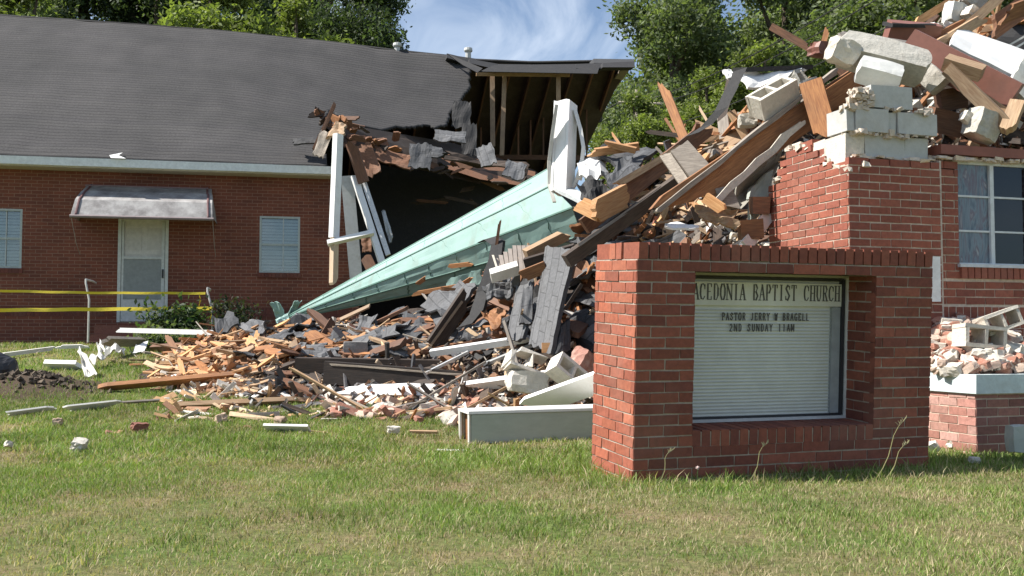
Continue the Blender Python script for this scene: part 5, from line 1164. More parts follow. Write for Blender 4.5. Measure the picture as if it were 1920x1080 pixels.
# ------------------------------------------------------------------ white posts at the torn corner of the hall
B('white_post', 'bright white cracked porch post hanging at the torn corner of the hall', 'post', (634, 252, 19.6), (626, 446, 19.5), .16, .13, WHITE, -42, 'cut', 'cut')
B('white_post', 'pale splintered lower half of the cracked porch post', 'post', (627, 446, 19.5), (625, 540, 19.4), .13, .11, mat_wood('bare_post_wood', (.78, .62, .45), (.62, .46, .3), (.5, .4, .3), .2), -42, 'cut', 'split')
B('white_post', 'grey-white corner board standing behind the cracked porch post', 'post', (651, 330, 20.3), (668, 524, 20.2), .25, .05, GALV, 5)
B('white_post', 'left of two long white boards leaning out of the hole in the hall', 'board', (664, 330, 20.0), (716, 492, 19.6), .15, .05, WHITE, -40)
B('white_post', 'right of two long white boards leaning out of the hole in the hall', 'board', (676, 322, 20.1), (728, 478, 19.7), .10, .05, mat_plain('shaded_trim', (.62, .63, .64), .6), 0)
B('white_post', 'white box gutter crossing the posts level at the torn corner', 'gutter', (614, 456, 19.4), (700, 436, 19.6), .09, .1, WHITE, -35)
B('brown_post', 'tall brown splintered board at the torn corner behind the posts', 'board', (656, 262, 20.0), (682, 342, 19.9), .22, .06, W_BRN, 15, 'split', 'cut')
quadsheet('masonry_scrap', 'toothed white mortar strip between the leaning boards', 'mortar', [(662, 340, 20.2), (676, 336, 20.2), (684, 384, 20.1), (674, 384, 20.1)], .05, OFFW, rag=.15)
quadsheet('tan_board', 'tan curled board cap over the cracked porch post', 'board', [(612, 262, 19.8), (632, 232, 20.0), (652, 236, 20), (646, 252, 19.7)], .05, W_TAN, wob=.05)
quadsheet('grey_flap', 'thin grey metal flap right of the leaning white boards', 'panel', [(716, 398, 20.0), (722, 394, 20.0), (738, 446, 19.8), (730, 456, 19.8)], .02, GALV, wob=.05)
quadsheet('metal_bracket', 'small brown metal box hanging between the boards', 'bracket', [(678, 448, 19.9), (696, 446, 19.9), (697, 472, 19.8), (680, 473, 19.8)], .03, W_BRN, wob=.03)
B('brown_board', 'brown board leaning low inside the torn corner', 'board', (684, 478, 20.0), (700, 510, 19.9), .22, .05, W_BRN, 10, 'split', 'cut')

# ------------------------------------------------------------------ loose filler, each piece an object
def templates(maker, n): return [maker(i) for i in range(n)]
def place(me, name, p, nrm, yaw, tilt, roll, s=1.0):
    o = bpy.data.objects.new(name, me); COL.objects.link(o)
    q = nrm.to_track_quat('Z', 'Y').to_matrix().to_4x4()
    sc = Matrix.Diagonal((s, s, s, 1))
    o.matrix_world = Matrix.Translation(p) @ q @ Matrix.Rotation(yaw, 4, 'Z') @ Matrix.Rotation(tilt, 4, 'Y') @ Matrix.Rotation(roll, 4, 'X') @ sc
    return o
def bm(wood, Lr, wr, tr_, e='split'):
    def f(i):
        Lg = random.uniform(*Lr); me = board_mesh('p', Lg, random.uniform(*wr), random.uniform(*tr_), e, random.choice(['split', 'cut']), seg=4)
        me.transform(Matrix.Rotation(math.pi / 2, 4, 'X')); me.materials.append(wood); return me
    return f
def shm(mat, sz):
    def f(i):
        o = sheet('tmp', None, None, [Vector((-sz, -sz * .6, 0)), Vector((sz, -sz * .6, 0)), Vector((sz, sz * .6, 0)), Vector((-sz, sz * .6, 0))], .02, mat, rag=.10, nx=5, ny=4, wob=.045, curl=random.uniform(-.04, .12))
        me = o.data; bpy.data.objects.remove(o); return me
    return f
def lm(mat, d, jit=.2):
    return lambda i: chunk_mesh('lump', (d[0] * random.uniform(.7, 1.15), d[1] * random.uniform(.8, 1.1), d[2] * random.uniform(.85, 1.1)), jit * random.uniform(.5, 1.2), mat, 3)
BRKP = mat_plain('dusty_brick', (.38, .17, .115), .92, 9, .25, (.55, .43, .35), .6, .6, .01, lo=.45, spread=.35)
BRKW = mat_plain('mortar_covered_brick', (.58, .44, .35), .92, 9, .25, (.50, .28, .21), .6, .6, .01, lo=.48, spread=.2)
def cm(i):
    o = cmu('x', Vector((0, 0, 0)), (0, 0, 0), 1, i % 2); me = o.data; bpy.data.objects.remove(o); return me
T = {
 'stick': templates(bm(W_TAN, (.5, 1.5), (.012, .035), (.01, .022)), 6) + templates(bm(W_ORNG, (.4, 1.3), (.015, .04), (.01, .02)), 5) + templates(bm(W_GREY, (.5, 1.4), (.012, .03), (.01, .02)), 4), 'cmu': templates(cm, 4),
 'pine': templates(bm(W_PINE, (.3, .9), (.05, .14), (.02, .04)), 9), 'tan': templates(bm(W_TAN, (.3, 1.1), (.05, .14), (.02, .05)), 9),
 'orng': templates(bm(W_ORNG, (.4, 1.2), (.07, .18), (.02, .05)), 8), 'brn': templates(bm(W_BRN, (.4, 1.3), (.07, .2), (.03, .06)), 9),
 'dark': templates(bm(W_DARK, (.4, 1.1), (.06, .2), (.03, .06)), 6), 'grey': templates(bm(W_GREY, (.3, 1.2), (.04, .14), (.02, .04)), 6),
 'white': templates(bm(WHITE, (.2, .8), (.04, .12), (.015, .03)), 6),
 'shin': templates(shm(SHINGL, .2), 6) + templates(shm(SHINGL, .34), 3) + templates(shm(SHING, .26), 3), 'felt': templates(shm(FELT, .24), 3),
 'pbrick': templates(lm(BRKW, (.20, .095, .062), .08), 5) + templates(lm(BRKW, (.12, .09, .07), .2), 4),
 'brick': templates(lm(BRKP, (.20, .095, .062), .08), 6) + templates(lm(BRKP, (.12, .09, .06), .22), 5),
 'lump': templates(lm(PLAST, (.16, .11, .09), .3), 6), 'block': templates(lm(BLOCKM, (.28, .18, .16), .25), 5),
}
NAMES = {'pbrick': ('mortared_brick', 'brick', 'pale mortar-covered brick'), 'stick': ('thin_stick', 'stick', 'thin splintered lath stick'), 'cmu': ('concrete_block', 'concrete block', 'hollow concrete block piece'), 'pine': ('pine_splinter', 'board', 'splintered fresh pine board'), 'tan': ('broken_board', 'board', 'broken tan board'), 'orng': ('broken_plank', 'plank', 'broken orange-brown plank'), 'brn': ('brown_board', 'board', 'split dark brown board'),
 'dark': ('dark_timber', 'timber', 'blackened timber piece'), 'grey': ('thin_grey_board', 'board', 'thin grey weathered board'), 'white': ('white_trim_piece', 'trim', 'white painted trim piece'), 'shin': ('shingle_piece', 'shingle', 'torn charcoal shingle'),
 'felt': ('felt_scrap', 'roofing', 'black felt scrap'), 'brick': ('loose_brick', 'brick', 'mortar-dusted loose brick'), 'lump': ('mortar_lump', 'mortar', 'cream mortar lump'), 'block': ('block_fragment', 'concrete block', 'grey concrete block fragment')}
USED = set()
def scatter(where, region, mix, n, tilt=.35, lift=.04, smin=.7, smax=1.15, yaw=None, y0=9.0, y1=16.5, top=None):
    """region: polygon in the photograph telling which part of the heap; pieces rest on the heap's surface"""
    xs = [a for a, _ in region]; ys = [b for _, b in region]; kinds = [k for k, w in mix for _ in range(w)]; c = 0; tries = 0
    while c < n and tries < n * 14:
        tries += 1
        px, py = random.uniform(min(xs), max(xs)), random.uniform(min(ys), max(ys))
        if not inpoly(px, py, region): continue
        if top is None:
            p = hit(px, py, y0, y1); 
            if p is None: continue
            nr = snorm(p.x, p.y)
        else: p, nr = top(px, py)
        if p is None: continue
        k = random.choice(kinds); nm, cat, txt = NAMES[k]
        yw = random.uniform(0, math.pi) if yaw is None else random.gauss(*yaw)
        o = place(random.choice(T[k]), nm, p + Vector((0, 0, lift * random.uniform(.3, 1.6))), nr, yw, random.gauss(0, tilt), random.gauss(0, tilt), random.uniform(smin, smax))
        big = o.matrix_world.to_scale().x * max(random.choice([0]) or 1, 1) > (smin + smax) / 2
        fx = (px - min(xs)) / (max(xs) - min(xs)); fy = (py - min(ys)) / (max(ys) - min(ys))
        flatp = abs((o.matrix_world.to_3x3() @ Vector((0, 0, 1))).normalized().z) > .93
        posn = ('leftmost', 'centre-left', 'centre-right', 'rightmost')[min(3, int(fx * 4))]; hh_ = ('top', 'middle', 'bottom')[min(2, int(fy * 3))]
        lab = ('large ' if big else 'small ') + ('flat ' if flatp else 'tilted ') + txt + ' ' + where + ', ' + posn + ' ' + hh_
        if lab in USED and tries < n * 9: bpy.data.objects.remove(o); continue
        USED.add(lab)
        tag(o, lab, cat, '%s %s' % (txt + ('es' if txt.endswith('h') else 's'), where)); c += 1
scatter('in the bright splinter pile', [(300, 640), (420, 620), (500, 620), (500, 712), (330, 712)], [('pine', 5), ('tan', 3), ('orng', 2), ('stick', 7)], 150, .22, .05, .5, 1.0, yaw=(-.2, .7))
scatter('strewn at the left foot of the heap', [(240, 660), (330, 640), (520, 715), (520, 745), (300, 735)], [('pine', 2), ('tan', 3), ('orng', 2), ('grey', 1), ('stick', 6), ('white', 1)], 80, .15, .03, .4, .9, yaw=(0.0, .6))
scatter('under the tip of the green spire', [(420, 600), (640, 610), (640, 690), (470, 690)], [('shin', 4), ('orng', 3), ('tan', 2), ('brn', 3), ('pine', 2), ('stick', 5)], 85, .16, .05, .7, 1.1, yaw=(0.0, .55))
scatter('under the middle of the green spire', [(620, 606), (860, 590), (900, 660), (640, 682)], [('shin', 4), ('orng', 3), ('brn', 4), ('tan', 2), ('pine', 1), ('stick', 6)], 105, .16, .05, .7, 1.2, yaw=(0.0, .55))
scatter('among the black timbers at the heap front', [(480, 680), (960, 668), (960, 745), (520, 745)], [('grey', 1), ('tan', 1), ('brn', 5), ('dark', 8), ('white', 1), ('lump', 1), ('stick', 6)], 95, .14, .03, .5, 1.0, yaw=(0.0, .6))
scatter('in the dark hollow left of the sign', [(860, 540), (1110, 520), (1110, 660), (900, 670)], [('dark', 4), ('brn', 4), ('shin', 4), ('orng', 2), ('felt', 2), ('stick', 3)], 75, .45, .06, .8, 1.2)
scatter('along the grass edge below the black timbers', [(585, 755), (640, 738), (1110, 735), (1110, 775), (860, 800), (600, 785)], [('brick', 8), ('pbrick', 6), ('lump', 1), ('stick', 2)], 140, .3, .035, .8, 1.45)
scatter('behind the concrete blocks near the sign', [(940, 650), (1112, 620), (1112, 700), (950, 700)], [('brick', 3), ('brn', 2), ('dark', 3), ('grey', 1)], 30, .35, .04, .7, 1.1)
scatter('between the spire base and the sign', [(1040, 400), (1200, 330), (1240, 450), (1100, 470)], [('brn', 4), ('dark', 3), ('orng', 2), ('shin', 2), ('tan', 1)], 55, .45, .08, .8, 1.2)
scatter('on the slope above the spire base', [(1090, 340), (1180, 290), (1300, 240), (1300, 330), (1150, 400)], [('brn', 3), ('orng', 3), ('tan', 3), ('shin', 3), ('pine', 1), ('lump', 1), ('white', 1), ('stick', 6)], 100, .5, .08, .8, 1.2, yaw=None)
scatter('between the diagonal beam and brick corner', [(1180, 450), (1300, 350), (1450, 240), (1450, 460)], [('grey', 2), ('lump', 4), ('brn', 3), ('tan', 2), ('dark', 2), ('brick', 1), ('white', 1), ('stick', 6)], 110, .5, .06, .7, 1.2)
scatter('above the diagonal beam', [(1290, 290), (1330, 225), (1450, 165), (1560, 90), (1580, 150), (1400, 280)], [('orng', 4), ('tan', 4), ('brn', 2), ('grey', 2), ('lump', 2), ('white', 1), ('pine', 1), ('stick', 6)], 100, .5, .10, .8, 1.3)
scatter('spilling down beside the diagonal beam', [(1110, 420), (1240, 300), (1420, 190), (1440, 260), (1240, 450)], [('stick', 9), ('tan', 4), ('pine', 2), ('grey', 3), ('orng', 2)], 95, .3, .14, .9, 1.35, yaw=(.4, .7))
scatter('on the crest behind the block pier', [(1560, 110), (1640, 70), (1740, 60), (1800, 180), (1780, 260), (1620, 200)], [('brn', 4), ('orng', 2), ('tan', 2), ('cmu', 3), ('lump', 2), ('stick', 4)], 60, .5, .08, .8, 1.3)
scatter('at the top right of the heap', [(1740, 60), (1925, -20), (1925, 90), (1800, 90)], [('tan', 4), ('orng', 4), ('brn', 3), ('pine', 2), ('grey', 1), ('cmu', 1), ('white', 1), ('stick', 5)], 70, .5, .12, .9, 1.4)
scatter('in the dark gap above the window wall', [(1740, 160), (1925, 200), (1925, 290), (1760, 280)], [('brn', 5), ('dark', 4), ('lump', 2), ('tan', 1)], 44, .5, .05, .8, 1.2)
scatter('littering the open lawn', [(30, 800), (900, 800), (900, 900), (30, 900)], [('lump', 1), ('stick', 2), ('brick', 2)], 16, .15, .01, .25, .55)
scatter('hidden behind the brick sign', [(1100, 460), (1450, 460), (1440, 760), (1110, 770)], [('brn', 4), ('dark', 4), ('shin', 3), ('orng', 2), ('brick', 3), ('tan', 2), ('lump', 1)], 130, .25, .05, .8, 1.3)
def plinth_top(px, py):
    for k in range(60):
        d = .05 + k * .015; 
        y = 7.7 + d * 1.1; q = P(px, py, y); rel = q - PO; u_, d_ = rel.dot(RU), rel.dot(RB)
        hgt = .605 + .42 * max(0, min(1, (d_ - .05) / .75)) * (.75 + .25 * math.sin(u_ * 3)) * min(1, max(.25, (u_ + .25) / .6))
        if q.z <= hgt and -.02 < u_ and d_ < .85: return q, Vector((-.1, -.3, 1)).normalized()
    return None, None
mb = MB(); GX, GY = 26, 10
def ph(u_, d_): return .603 + (.42 * max(0, min(1, (d_ - .05) / .75)) * (.75 + .25 * math.sin(u_ * 3)) * min(1, max(.25, (u_ + .25) / .6)) - .03) * (1 if 0 < u_ < 3.5 else 0)
for i in range(GX):
    for j in range(GY):
        q = []
        for a, b_ in ((i, j), (i + 1, j), (i + 1, j + 1), (i, j + 1)):
            u_, d_ = .05 + 3.4 * a / GX, .03 + .82 * b_ / GY; q.append(PP(u_, d_, ph(u_, d_) + .03 * mnoise.noise((u_ * 6, d_ * 6, 0))))
        mb.poly(q, (.42, .33, .27))
tag(mb.build('rubble_bed', CHIP), 'mass of mortar crumbs and brick dust heaped on the right plinth', 'rubble', kind='stuff')
scatter('heaped on the right plinth', [(1730, 640), (1760, 610), (1880, 585), (1925, 620), (1925, 700), (1735, 700)], [('brick', 6), ('pbrick', 9), ('lump', 2)], 150, .4, .03, .7, 1.05, top=plinth_top)

sl = MB()
for _ in range(200):
    a_ = random.uniform(0, 6.28); r_ = abs(random.gauss(0, .36)); x_, y_ = -5.5 + r_ * 1.3 * math.cos(a_), 11.9 + r_ * math.sin(a_); s_ = random.uniform(.008, .034)
    v_ = Vector((random.gauss(0, 1), random.gauss(0, 1), random.gauss(0, 1))).normalized(); o1 = v_.orthogonal().normalized()
    sl.box((x_, y_, gz(x_, y_) + s_ * .3), (v_, o1, v_.cross(o1)), (s_, s_ * .8, s_ * .6), random.choice([(.09, .065, .045), (.12, .09, .06), (.06, .045, .03)]), s_ * .4)
tag(sl.build('loose_soil', CHIP), 'crumbs of loose dark soil scattered round the dirt heap at left', 'soil', kind='stuff')
# fine debris over the heap and its edges (uncountable)
pal = [(.62, .45, .28), (.5, .3, .15), (.66, .6, .52), (.3, .16, .09), (.16, .15, .15), (.3, .15, .1), (.6, .58, .54), (.08, .07, .06), (.1, .07, .05), (.07, .07, .075)]
fd = MB(); cnt = 0
reg = [((1100, 1450, 460, 770), 1500), ((290, 1110, 600, 790), 7500), ((1080, 1600, 90, 470), 4500), ((1600, 1925, -10, 290), 1100), ((600, 1110, 690, 760), 1800)]
for (xa, xb, ya, yb), n in reg:
    for _ in range(n):
        px, py = random.uniform(xa, xb), random.uniform(ya, yb); p = hit(px, py, 9.2, 16)
        if p is None or mound(p.x, p.y) < gz(p.x, p.y) - .05 and random.random() < .6: continue
        s = random.choice([.012, .02, .03, .05]) * random.uniform(.6, 1.3); c = random.choice(pal)
        if px < 470: c = random.choice(pal[:3] + [pal[3]])
        elif py > 670 and py < 748: c = random.choice(pal[3:5] + pal[7:] + [(.4, .3, .2)])
        a = Vector((random.gauss(0, 1), random.gauss(0, 1), random.gauss(0, .4))).normalized(); b_ = a.orthogonal().normalized(); c_ = a.cross(b_)
        fd.box(p + Vector((0, 0, s * .5)), (a, b_, c_), (s * random.uniform(1, 4.5), s * random.uniform(.15, .6), s * .18), c, s * .25)
tag(fd.build('fine_debris', CHIP), 'fine splinters, mortar crumbs and shingle grit spread over the whole heap', 'debris', kind='stuff')

# ------------------------------------------------------------------ foliage
def leafmesh(name, lobes, n, size, palette, seed, flat=.5, light_lo=1.0):
    r = np.random.default_rng(seed); w = np.array([l[1] ** 2 for l in lobes]); w = w / w.sum()
    k = r.choice(len(lobes), n, p=w); C = np.array([l[0] for l in lobes])[k]; Rr = np.array([l[1] for l in lobes])[k]
    d = r.normal(size=(n, 3)); d /= np.linalg.norm(d, axis=1)[:, None]; rad = Rr * (r.random(n) ** .45)
    # clumpy: keep points towards small cluster centres
    pos = C + d * rad[:, None] * np.array([1, 1, .8])
    cl = pos[r.integers(0, n, n // 28)]; idx_ = r.integers(0, len(cl), n); m_ = r.random(n) < .72
    pos[m_] = cl[idx_[m_]] + r.normal(size=(m_.sum(), 3)) * size * 2.1
    nn = r.normal(size=(n, 3)) + np.array([0, 0, flat * 1.4]); nn /= np.linalg.norm(nn, axis=1)[:, None]
    t = np.cross(nn, r.normal(size=(n, 3))); t /= np.linalg.norm(t, axis=1)[:, None]; b = np.cross(nn, t)
    s = (size * r.uniform(.5, 1.3, n))[:, None]
    v = np.empty((n, 4, 3)); v[:, 0] = pos - t * s; v[:, 1] = pos - b * s * .45; v[:, 2] = pos + t * s; v[:, 3] = pos + b * s * .45
    pc = np.array(palette)[r.integers(0, len(palette), n)] * r.uniform(.7, 1.25, n)[:, None]
    me = bpy.data.meshes.new(name); me.vertices.add(n * 4); me.vertices.foreach_set('co', v.reshape(-1)); me.loops.add(n * 4); me.loops.foreach_set('vertex_index', np.arange(n * 4))
    me.polygons.add(n); me.polygons.foreach_set('loop_start', np.arange(0, n * 4, 4)); me.polygons.foreach_set('loop_total', np.full(n, 4))
    at = me.color_attributes.new('Col', 'FLOAT_COLOR', 'CORNER'); c4 = np.ones((n, 4, 4)); c4[:, :, :3] = pc[:, None, :]; at.data.foreach_set('color', c4.reshape(-1))
    me.update(); me.materials.append(LEAF); return me
def tree_proto(kind, seed, H, Rc, base, n, size, palette, nl=26):
    random.seed(seed); lobes = []
    for i in range(nl):
        t = random.random(); z = base + (H - base) * t
        prof = math.sin(math.pi * min(1, .18 + .82 * t) ** .9) ** .7 if kind != 'pine' else (1 - t) ** .7 + .12
        a = random.uniform(0, 6.28); rr = Rc * prof * random.uniform(.25, .95); lobes.append(((rr * math.cos(a), rr * math.sin(a), z), Rc * random.uniform(.20, .36) * (.6 + .5 * prof)))
    crown = leafmesh('crown', lobes, n, size, palette, seed)
    m = MB(); tp = [Vector((0, 0, -.3)), Vector((.1, .05, H * .3)), Vector((-.05, .1, H * .6)), Vector((0, 0, H * .92))]; m.tube(tp, .3, 9, rs=[H * .024, H * .018, H * .011, .03])
    for (c, r_) in lobes[:18]:
        z0_ = max(base * .6, c[2] - Rc * .6); s = Vector((0, 0, z0_)); e = Vector(c); md_ = s.lerp(e, .5) + Vector((0, 0, -.25)); m.tube([s, md_, e], .1, 5, rs=[H * .009, H * .006, .02])
    tk_ = m.mesh('trunk'); tk_.materials.append(BARK); return tk_, crown
def put_tree(proto, x, y, s, rot, label, name='leafy_tree', cat='tree', group='trees behind the church'):
    r = empty(name, (x, y, gz(x, y))); r.rotation_euler = (0, 0, rot); r.scale = (s, s, s); tag(r, label, cat, group)
    for me, nm in ((proto[0], 'trunk'), (proto[1], 'crown')):
        o = bpy.data.objects.new(nm, me); COL.objects.link(o); o.parent = r
    return r
DKG = [(.065, .09, .045), (.085, .115, .05), (.05, .07, .038)]; MDG = [(.135, .165, .085), (.165, .195, .09), (.115, .145, .08)]; LTG = [(.17, .205, .06), (.205, .235, .07), (.14, .175, .055)]
PA = tree_proto('b', 21, 22, 5.2, 3, 62000, .15, MDG, 40); PD = tree_proto('b', 22, 22, 5.0, 4, 52000, .14, DKG, 40); PL_ = tree_proto('b', 23, 14, 3.4, 3, 34000, .125, LTG, 26); PB = tree_proto('b', 24, 20, 5.5, 2, 62000, .15, MDG + LTG[2:], 40)
def tx(px, y): return (px - 960) / F * y
for (px, Y, pr, s, rot, lab) in [
  (20, 44, PB, .95, 0, 'mid green tree above the far left of the hall roof'), (150, 50, PD, 1.05, 1, 'dark tree with sky gaps above the left of the hall roof'), (290, 47, PD, 1.0, 2.2, 'dark tree left of the pale green treetop'),
  (470, 56, PD, 1.12, 3, 'dark tree between the two pale green treetops'), (600, 50, PD, .93, 4.1, 'dark tree left of the sky gap, just behind the last one'), (672, 46, PD, .78, 5.0, 'dark tree ending the row left of the open sky'),
  (398, 38, PL_, .99, .5, 'rounded pale green treetop above the hall roof'), (552, 40, PL_, .97, 2.5, 'lower pale green treetop above the middle of the hall roof'), (40, 36, PL_, .93, 4, 'pale green treetop at the far left'),
  (1268, 50, PA, .92, .3, 'tall mid green tree right of the hall roof end'), (1345, 58, PB, 1.15, 1.5, 'tall green tree with open sky gaps behind the leaning spike board'), (1478, 52, PA, 1.0, 2.6, 'broad green tree above the heap left of centre crest'),
  (1600, 60, PB, 1.2, 3.6, 'green tree behind the big grey slab'), (1700, 46, PB, .98, 4.4, 'green tree above the crest of the heap'), (1840, 52, PA, 1.05, 5.2, 'green tree behind the top right of the heap'),
  (1200, 40, PL_, .70, 1.1, 'lower pale green tree behind the utility pole'), (1330, 42, PL_, .80, 2.1, 'yellowish green tree low behind the heap slope'), (1430, 40, PL_, .84, 3.1, 'yellowish green tree behind the curved black roofing'), (1260, 45, PL_, .74, 5.1, 'pale bushy tree between the pole and the spike board'),
  (2050, 50, PA, 1.0, 1.2, 'green tree just beyond the right edge'), (-160, 46, PB, 1.0, 2.2, 'green tree just beyond the left edge'), (2250, 45, PB, 1.0, .2, 'green tree far beyond the right edge'), (-350, 48, PA, 1.0, 3.2, 'green tree far beyond the left edge')]:
    put_tree(pr, tx(px, Y), Y, s, rot, lab)
hb_ = leafmesh('far_trees', [((x, 75 + 6 * math.sin(x), 4 + 2 * math.sin(x * .7)), 5.5) for x in np.arange(-75, 80, 5.0)], 26000, .6, MDG + DKG, 5)
o = bpy.data.objects.new('far_woods', hb_); COL.objects.link(o); tag(o, 'far belt of woodland closing the view beyond the church', 'woods', kind='stuff')
random.seed(99)
def shrub(name, label, c, r, n, size, palette, seed, sq=.8):
    lobes = [((random.uniform(-r[0], r[0]) * .7, random.uniform(-r[1], r[1]) * .6, random.uniform(.15, r[2])), r[2] * random.uniform(.3, .5)) for _ in range(12)]
    me = leafmesh('foliage', lobes, n, size, palette, seed); e = empty(name, c); tag(e, label, 'shrub')
    o = bpy.data.objects.new('foliage', me); COL.objects.link(o); o.parent = e
    m = MB()
    for l in lobes[:7]: m.tube([Vector((0, 0, -.1)), Vector(l[0]) * .5, Vector(l[0])], .012, 5)
    me = m.mesh('stems'); me.materials.append(BARK); o = bpy.data.objects.new('stems', me); COL.objects.link(o); o.parent = e
def gp(px, Y): x = (px - 960) / F * Y; return (x, Y, gz(x, Y))
shrub('dark_shrub', 'dark green shrub by the steps right of the hall door', gp(335, 17.6), (.52, .35, .5), 2400, .06, DKG + [(.05, .10, .03)], 31)
shrub('leafy_shrub', 'low bright green leafy shrub in front of the dark shrub', gp(325, 16.9), (.62, .35, .26), 1500, .05, MDG, 32)
shrub('dark_shrub', 'dull dark shrub under the second hall window', gp(436, 18.3), (.38, .3, .75), 1100, .05, [(.03, .045, .025), (.05, .05, .035)], 33)

# ------------------------------------------------------------------ utility pole and wires
c = Vector((tx(1197, 44), 44, .74)); pole = empty('utility_pole', c); pole['_o'] = tuple(c); tag(pole, 'distant wooden utility pole with crossarm in front of the green trees', 'utility pole')
m = MB(); m.tube([c, Vector((c.x, c.y, P(0, 168, 44).z))], .1, 8); m.build('pole', W_GREY, pole)
m = MB(); a, b_ = P(1160, 192, 44), P(1240, 195, 44); m.tube([a, b_], .06, 6); m.build('crossarm', W_GREY, pole)
m = MB(); t_ = P(1182, 238, 43.8); m.tube([t_, t_ - SZ * .95], .28, 10, (.6, .62, .6)); m.tube([t_, t_ + SZ * .3], .05, 6, (.6, .6, .6)); m.build('transformer', GENERIC, pole)
for k, (a, b_) in enumerate([((1200, 192, 44), (1700, -70, 26)), ((1240, 193, 44), (1740, -62, 26)), ((1200, 250, 44), (1700, 30, 26)), ((1160, 192, 44), (700, 420, 70))]):
    A, B_ = P(*a), P(*b_); m = MB(); m.tube([A.lerp(B_, t / 14) - SZ * (1.6 * (t / 14) * (1 - t / 14)) for t in range(15)], .02, 5)
    tag(m.build('power_line', FELT), ['upper', 'second', 'lowest', 'far side'][k] + ' power line strung from the utility pole', 'power line')

# ------------------------------------------------------------------ grass
def grass(n, ya, yb, hl, hh, wid, seed, name, label, cond=None):
    r = np.random.default_rng(seed); y = np.sqrt(r.uniform(ya ** 2, yb ** 2, n * 2)); hw = .505 * y + 2.3; x = r.uniform(-1, 1, n * 2) * hw
    px = 960 + F * x / y; yf = np.interp(px, PX_, YF_)
    cand = np.where((y > yf) & (px > 195) & (px < 2500) & (y < 16.8))[0]; ok = np.ones(len(x), bool)
    ok[cand] = [mound(x[q], y[q]) < gz(x[q], y[q]) + .06 for q in cand]; ok &= ~((y > 17.9) & (px > 225) & (px < 330))
    rel = np.stack([x - BO.x, y - BO.y], 1) @ np.array([BB.x, BB.y]); ok &= rel < -.03
    def inside(o_, U_, V_, L0, D0, mg):
        u_ = (x - o_.x) * U_.x + (y - o_.y) * U_.y; d_ = (x - o_.x) * V_.x + (y - o_.y) * V_.y; return (u_ > -mg) & (u_ < L0 + mg) & (d_ > -mg) & (d_ < D0 + mg), u_, d_
    i1, su, sdd = inside(SO, SU, SB, SL, SD, .0); i2, _, _ = inside(RO, RU, RB, 4.6, 1.3, 0); i3, _, _ = inside(PO, RU, RB, 3.6, .9, 0); i4, _, _ = inside(bxA, xx, yy, LB, db, 0)
    ok &= ~(i1 | i2 | i3 | i4)
    if cond is not None: ok &= cond(x, y, su, sdd)
    x, y, su, sdd, px = x[ok][:n], y[ok][:n], su[ok][:n], sdd[ok][:n], px[ok][:n]; n = len(x)
    nz_ = np.array([mnoise.noise((a * .9, b * .9, 0)) + .6 * mnoise.noise((a * 3.1, b * 3.1, 5)) for a, b in zip(x, y)])
    tf = np.array([mnoise.noise((a * 5.0, b * 5.0, 9)) for a, b in zip(x, y)])
    dry = 1 / (1 + np.exp(-(nz_ * 7 + np.interp(y, [3.5, 4.6, 5.6, 6.4, 8, 12], [2.3, 1.6, .4, -1.2, -1.9, -1.2])))); near = np.exp(-np.clip(np.maximum(np.maximum(-su, su - SL), np.maximum(-sdd, sdd - SD)), 0, 9) / .28)
    dry = dry * (1 - near * .8)
    dirt = np.exp(-(((x + 5.6) * .9) ** 2 + ((y - 11.9) * 1.1) ** 2) / .8)
    keep = r.random(n) > dirt * 1.1 + (dry > .75) * .25; x, y, dry, near, tf, nz_ = x[keep], y[keep], dry[keep], near[keep], tf[keep], nz_[keep]; n = len(x)
    z = np.array([gz(a, b) for a, b in zip(x, y)]) - .004
    h = r.uniform(hl, hh, n) * (1 + .5 * near) * (1 - .35 * dry) * (1 + .45 * np.clip(tf, -.6, 1)) * np.where(tf > .36, 1.35, 1.0)
    an = r.uniform(0, 2 * np.pi, n); ln = h * r.uniform(.15, 1.1, n); dx, dy = np.cos(an), np.sin(an); w = wid * r.uniform(.6, 1.3, n)
    fa = r.uniform(0, 2 * np.pi, n); wx, wy = np.cos(fa) * w, np.sin(fa) * w
    V = np.empty((n, 5, 3)); V[:, 0] = np.stack([x - wx, y - wy, z], 1); V[:, 1] = np.stack([x + wx, y + wy, z], 1)
    mx_, my_ = x + dx * ln * .35, y + dy * ln * .35; V[:, 2] = np.stack([mx_ + wx * .8, my_ + wy * .8, z + h * .6], 1); V[:, 3] = np.stack([mx_ - wx * .8, my_ - wy * .8, z + h * .6], 1); V[:, 4] = np.stack([x + dx * ln, y + dy * ln, z + h], 1)
    li = (np.arange(n)[:, None] * 5 + np.array([0, 1, 2, 3, 3, 2, 4])).reshape(-1); me = bpy.data.meshes.new(name)
    me.vertices.add(n * 5); me.vertices.foreach_set('co', V.reshape(-1)); me.loops.add(n * 7); me.loops.foreach_set('vertex_index', li)
    ls = (np.arange(n)[:, None] * 7 + np.array([0, 4])).reshape(-1); me.polygons.add(n * 2); me.polygons.foreach_set('loop_start', ls); me.polygons.foreach_set('loop_total', np.tile([4, 3], n))
    g1 = np.array([.14, .215, .05]); g2 = np.array([.23, .285, .085]); s1 = np.array([.43, .37, .22]); s2 = np.array([.30, .235, .145])
    isdry = r.random(n) < (.14 + .68 * dry); a = r.random(n)[:, None]
    c = np.where(isdry[:, None], s1 * a + s2 * (1 - a), g1 * a + g2 * (1 - a)) * r.uniform(.75, 1.25, n)[:, None]
    c4 = np.ones((n, 7, 4)); c4[:, :, :3] = c[:, None, :]; at = me.color_attributes.new('Col', 'FLOAT_COLOR', 'CORNER'); at.data.foreach_set('color', c4.reshape(-1))
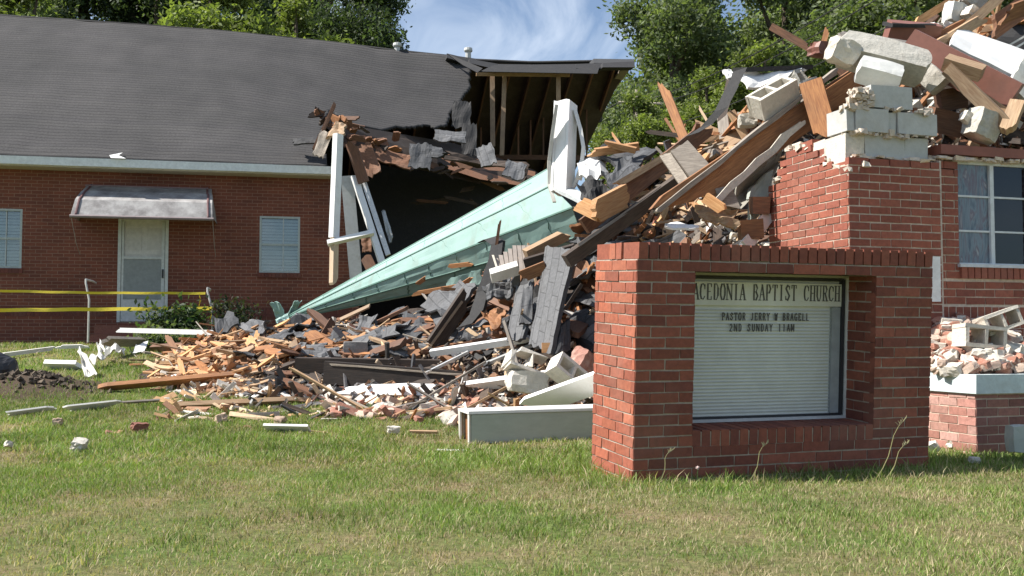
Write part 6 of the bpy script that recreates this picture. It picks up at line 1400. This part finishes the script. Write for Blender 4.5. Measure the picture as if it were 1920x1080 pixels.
    me.update(); me.materials.append(GRASSM); o = bpy.data.objects.new(name, me); COL.objects.link(o); return tag(o, label, 'grass', kind='stuff')
grass(185000, 3.5, 7.2, .016, .044, .0021, 1, 'grass', 'short patchy green and straw grass nearest the viewer')
grass(135000, 7.0, 12.2, .022, .06, .0034, 2, 'grass', 'green grass between the sign and the rubble heap')
grass(68000, 12.0, 19.6, .03, .075, .006, 3, 'grass', 'green grass strip in front of the brick hall')
nearcond = lambda x, y, su, sd_: (np.maximum(np.maximum(-su, su - SL), np.maximum(-sd_, sd_ - SD)) < .45)
grass(9000, 5.8, 7.8, .03, .085, .003, 4, 'grass', 'taller bright grass growing round the foot of the brick sign', nearcond)
# tall seed stalks against the sign
for k, (a, b_, lab) in enumerate([((1640, 880, 6.35), (1700, 785, 6.45), 'tall bent seed stalk before the right end of the sign'), ((1655, 885, 6.3), (1706, 830, 6.4), 'shorter stalk beside the tall bent one'), ((1400, 880, 6.2), (1442, 830, 6.25), 'thin stalk before the middle of the sign'), ((1230, 885, 6.1), (1262, 845, 6.15), 'thin stalk before the left of the sign')]):
    A, B_ = P(*a), P(*b_); A.z = gz(A.x, A.y); m = MB(); pts_ = [A.lerp(B_, t / 6) + Vector((.02 * math.sin(t), 0, -.01 * t * (t - 6) * .3)) for t in range(7)]; m.tube(pts_, .0022, 4, (.32, .30, .13), rs=[.003, .0028, .0025, .0022, .002, .0018, .001])
    for q in range(10): p_ = pts_[6].lerp(pts_[5], q / 10); m.tube([p_, p_ + Vector((random.uniform(-.02, .02), 0, .02))], .002, 4, (.4, .36, .2))
    tag(m.build('grass_stalk', GENERIC), lab, 'grass stalk')
m = MB(); c = P(1308, 877, 6.2); m.tube([Vector((c.x, c.y, 0)), c], .0015, 4, (.1, .2, .05))
for k in range(26): d = Vector((random.gauss(0, 1), random.gauss(0, 1), random.gauss(.3, .8))).normalized(); m.tube([c, c + d * .012], .002, 4, (.7, .55, .52))
tag(m.build('clover_flower', GENERIC), 'single pale clover flower in front of the sign', 'flower')
for o in bpy.data.objects:
    if '_o' in o: del o['_o']
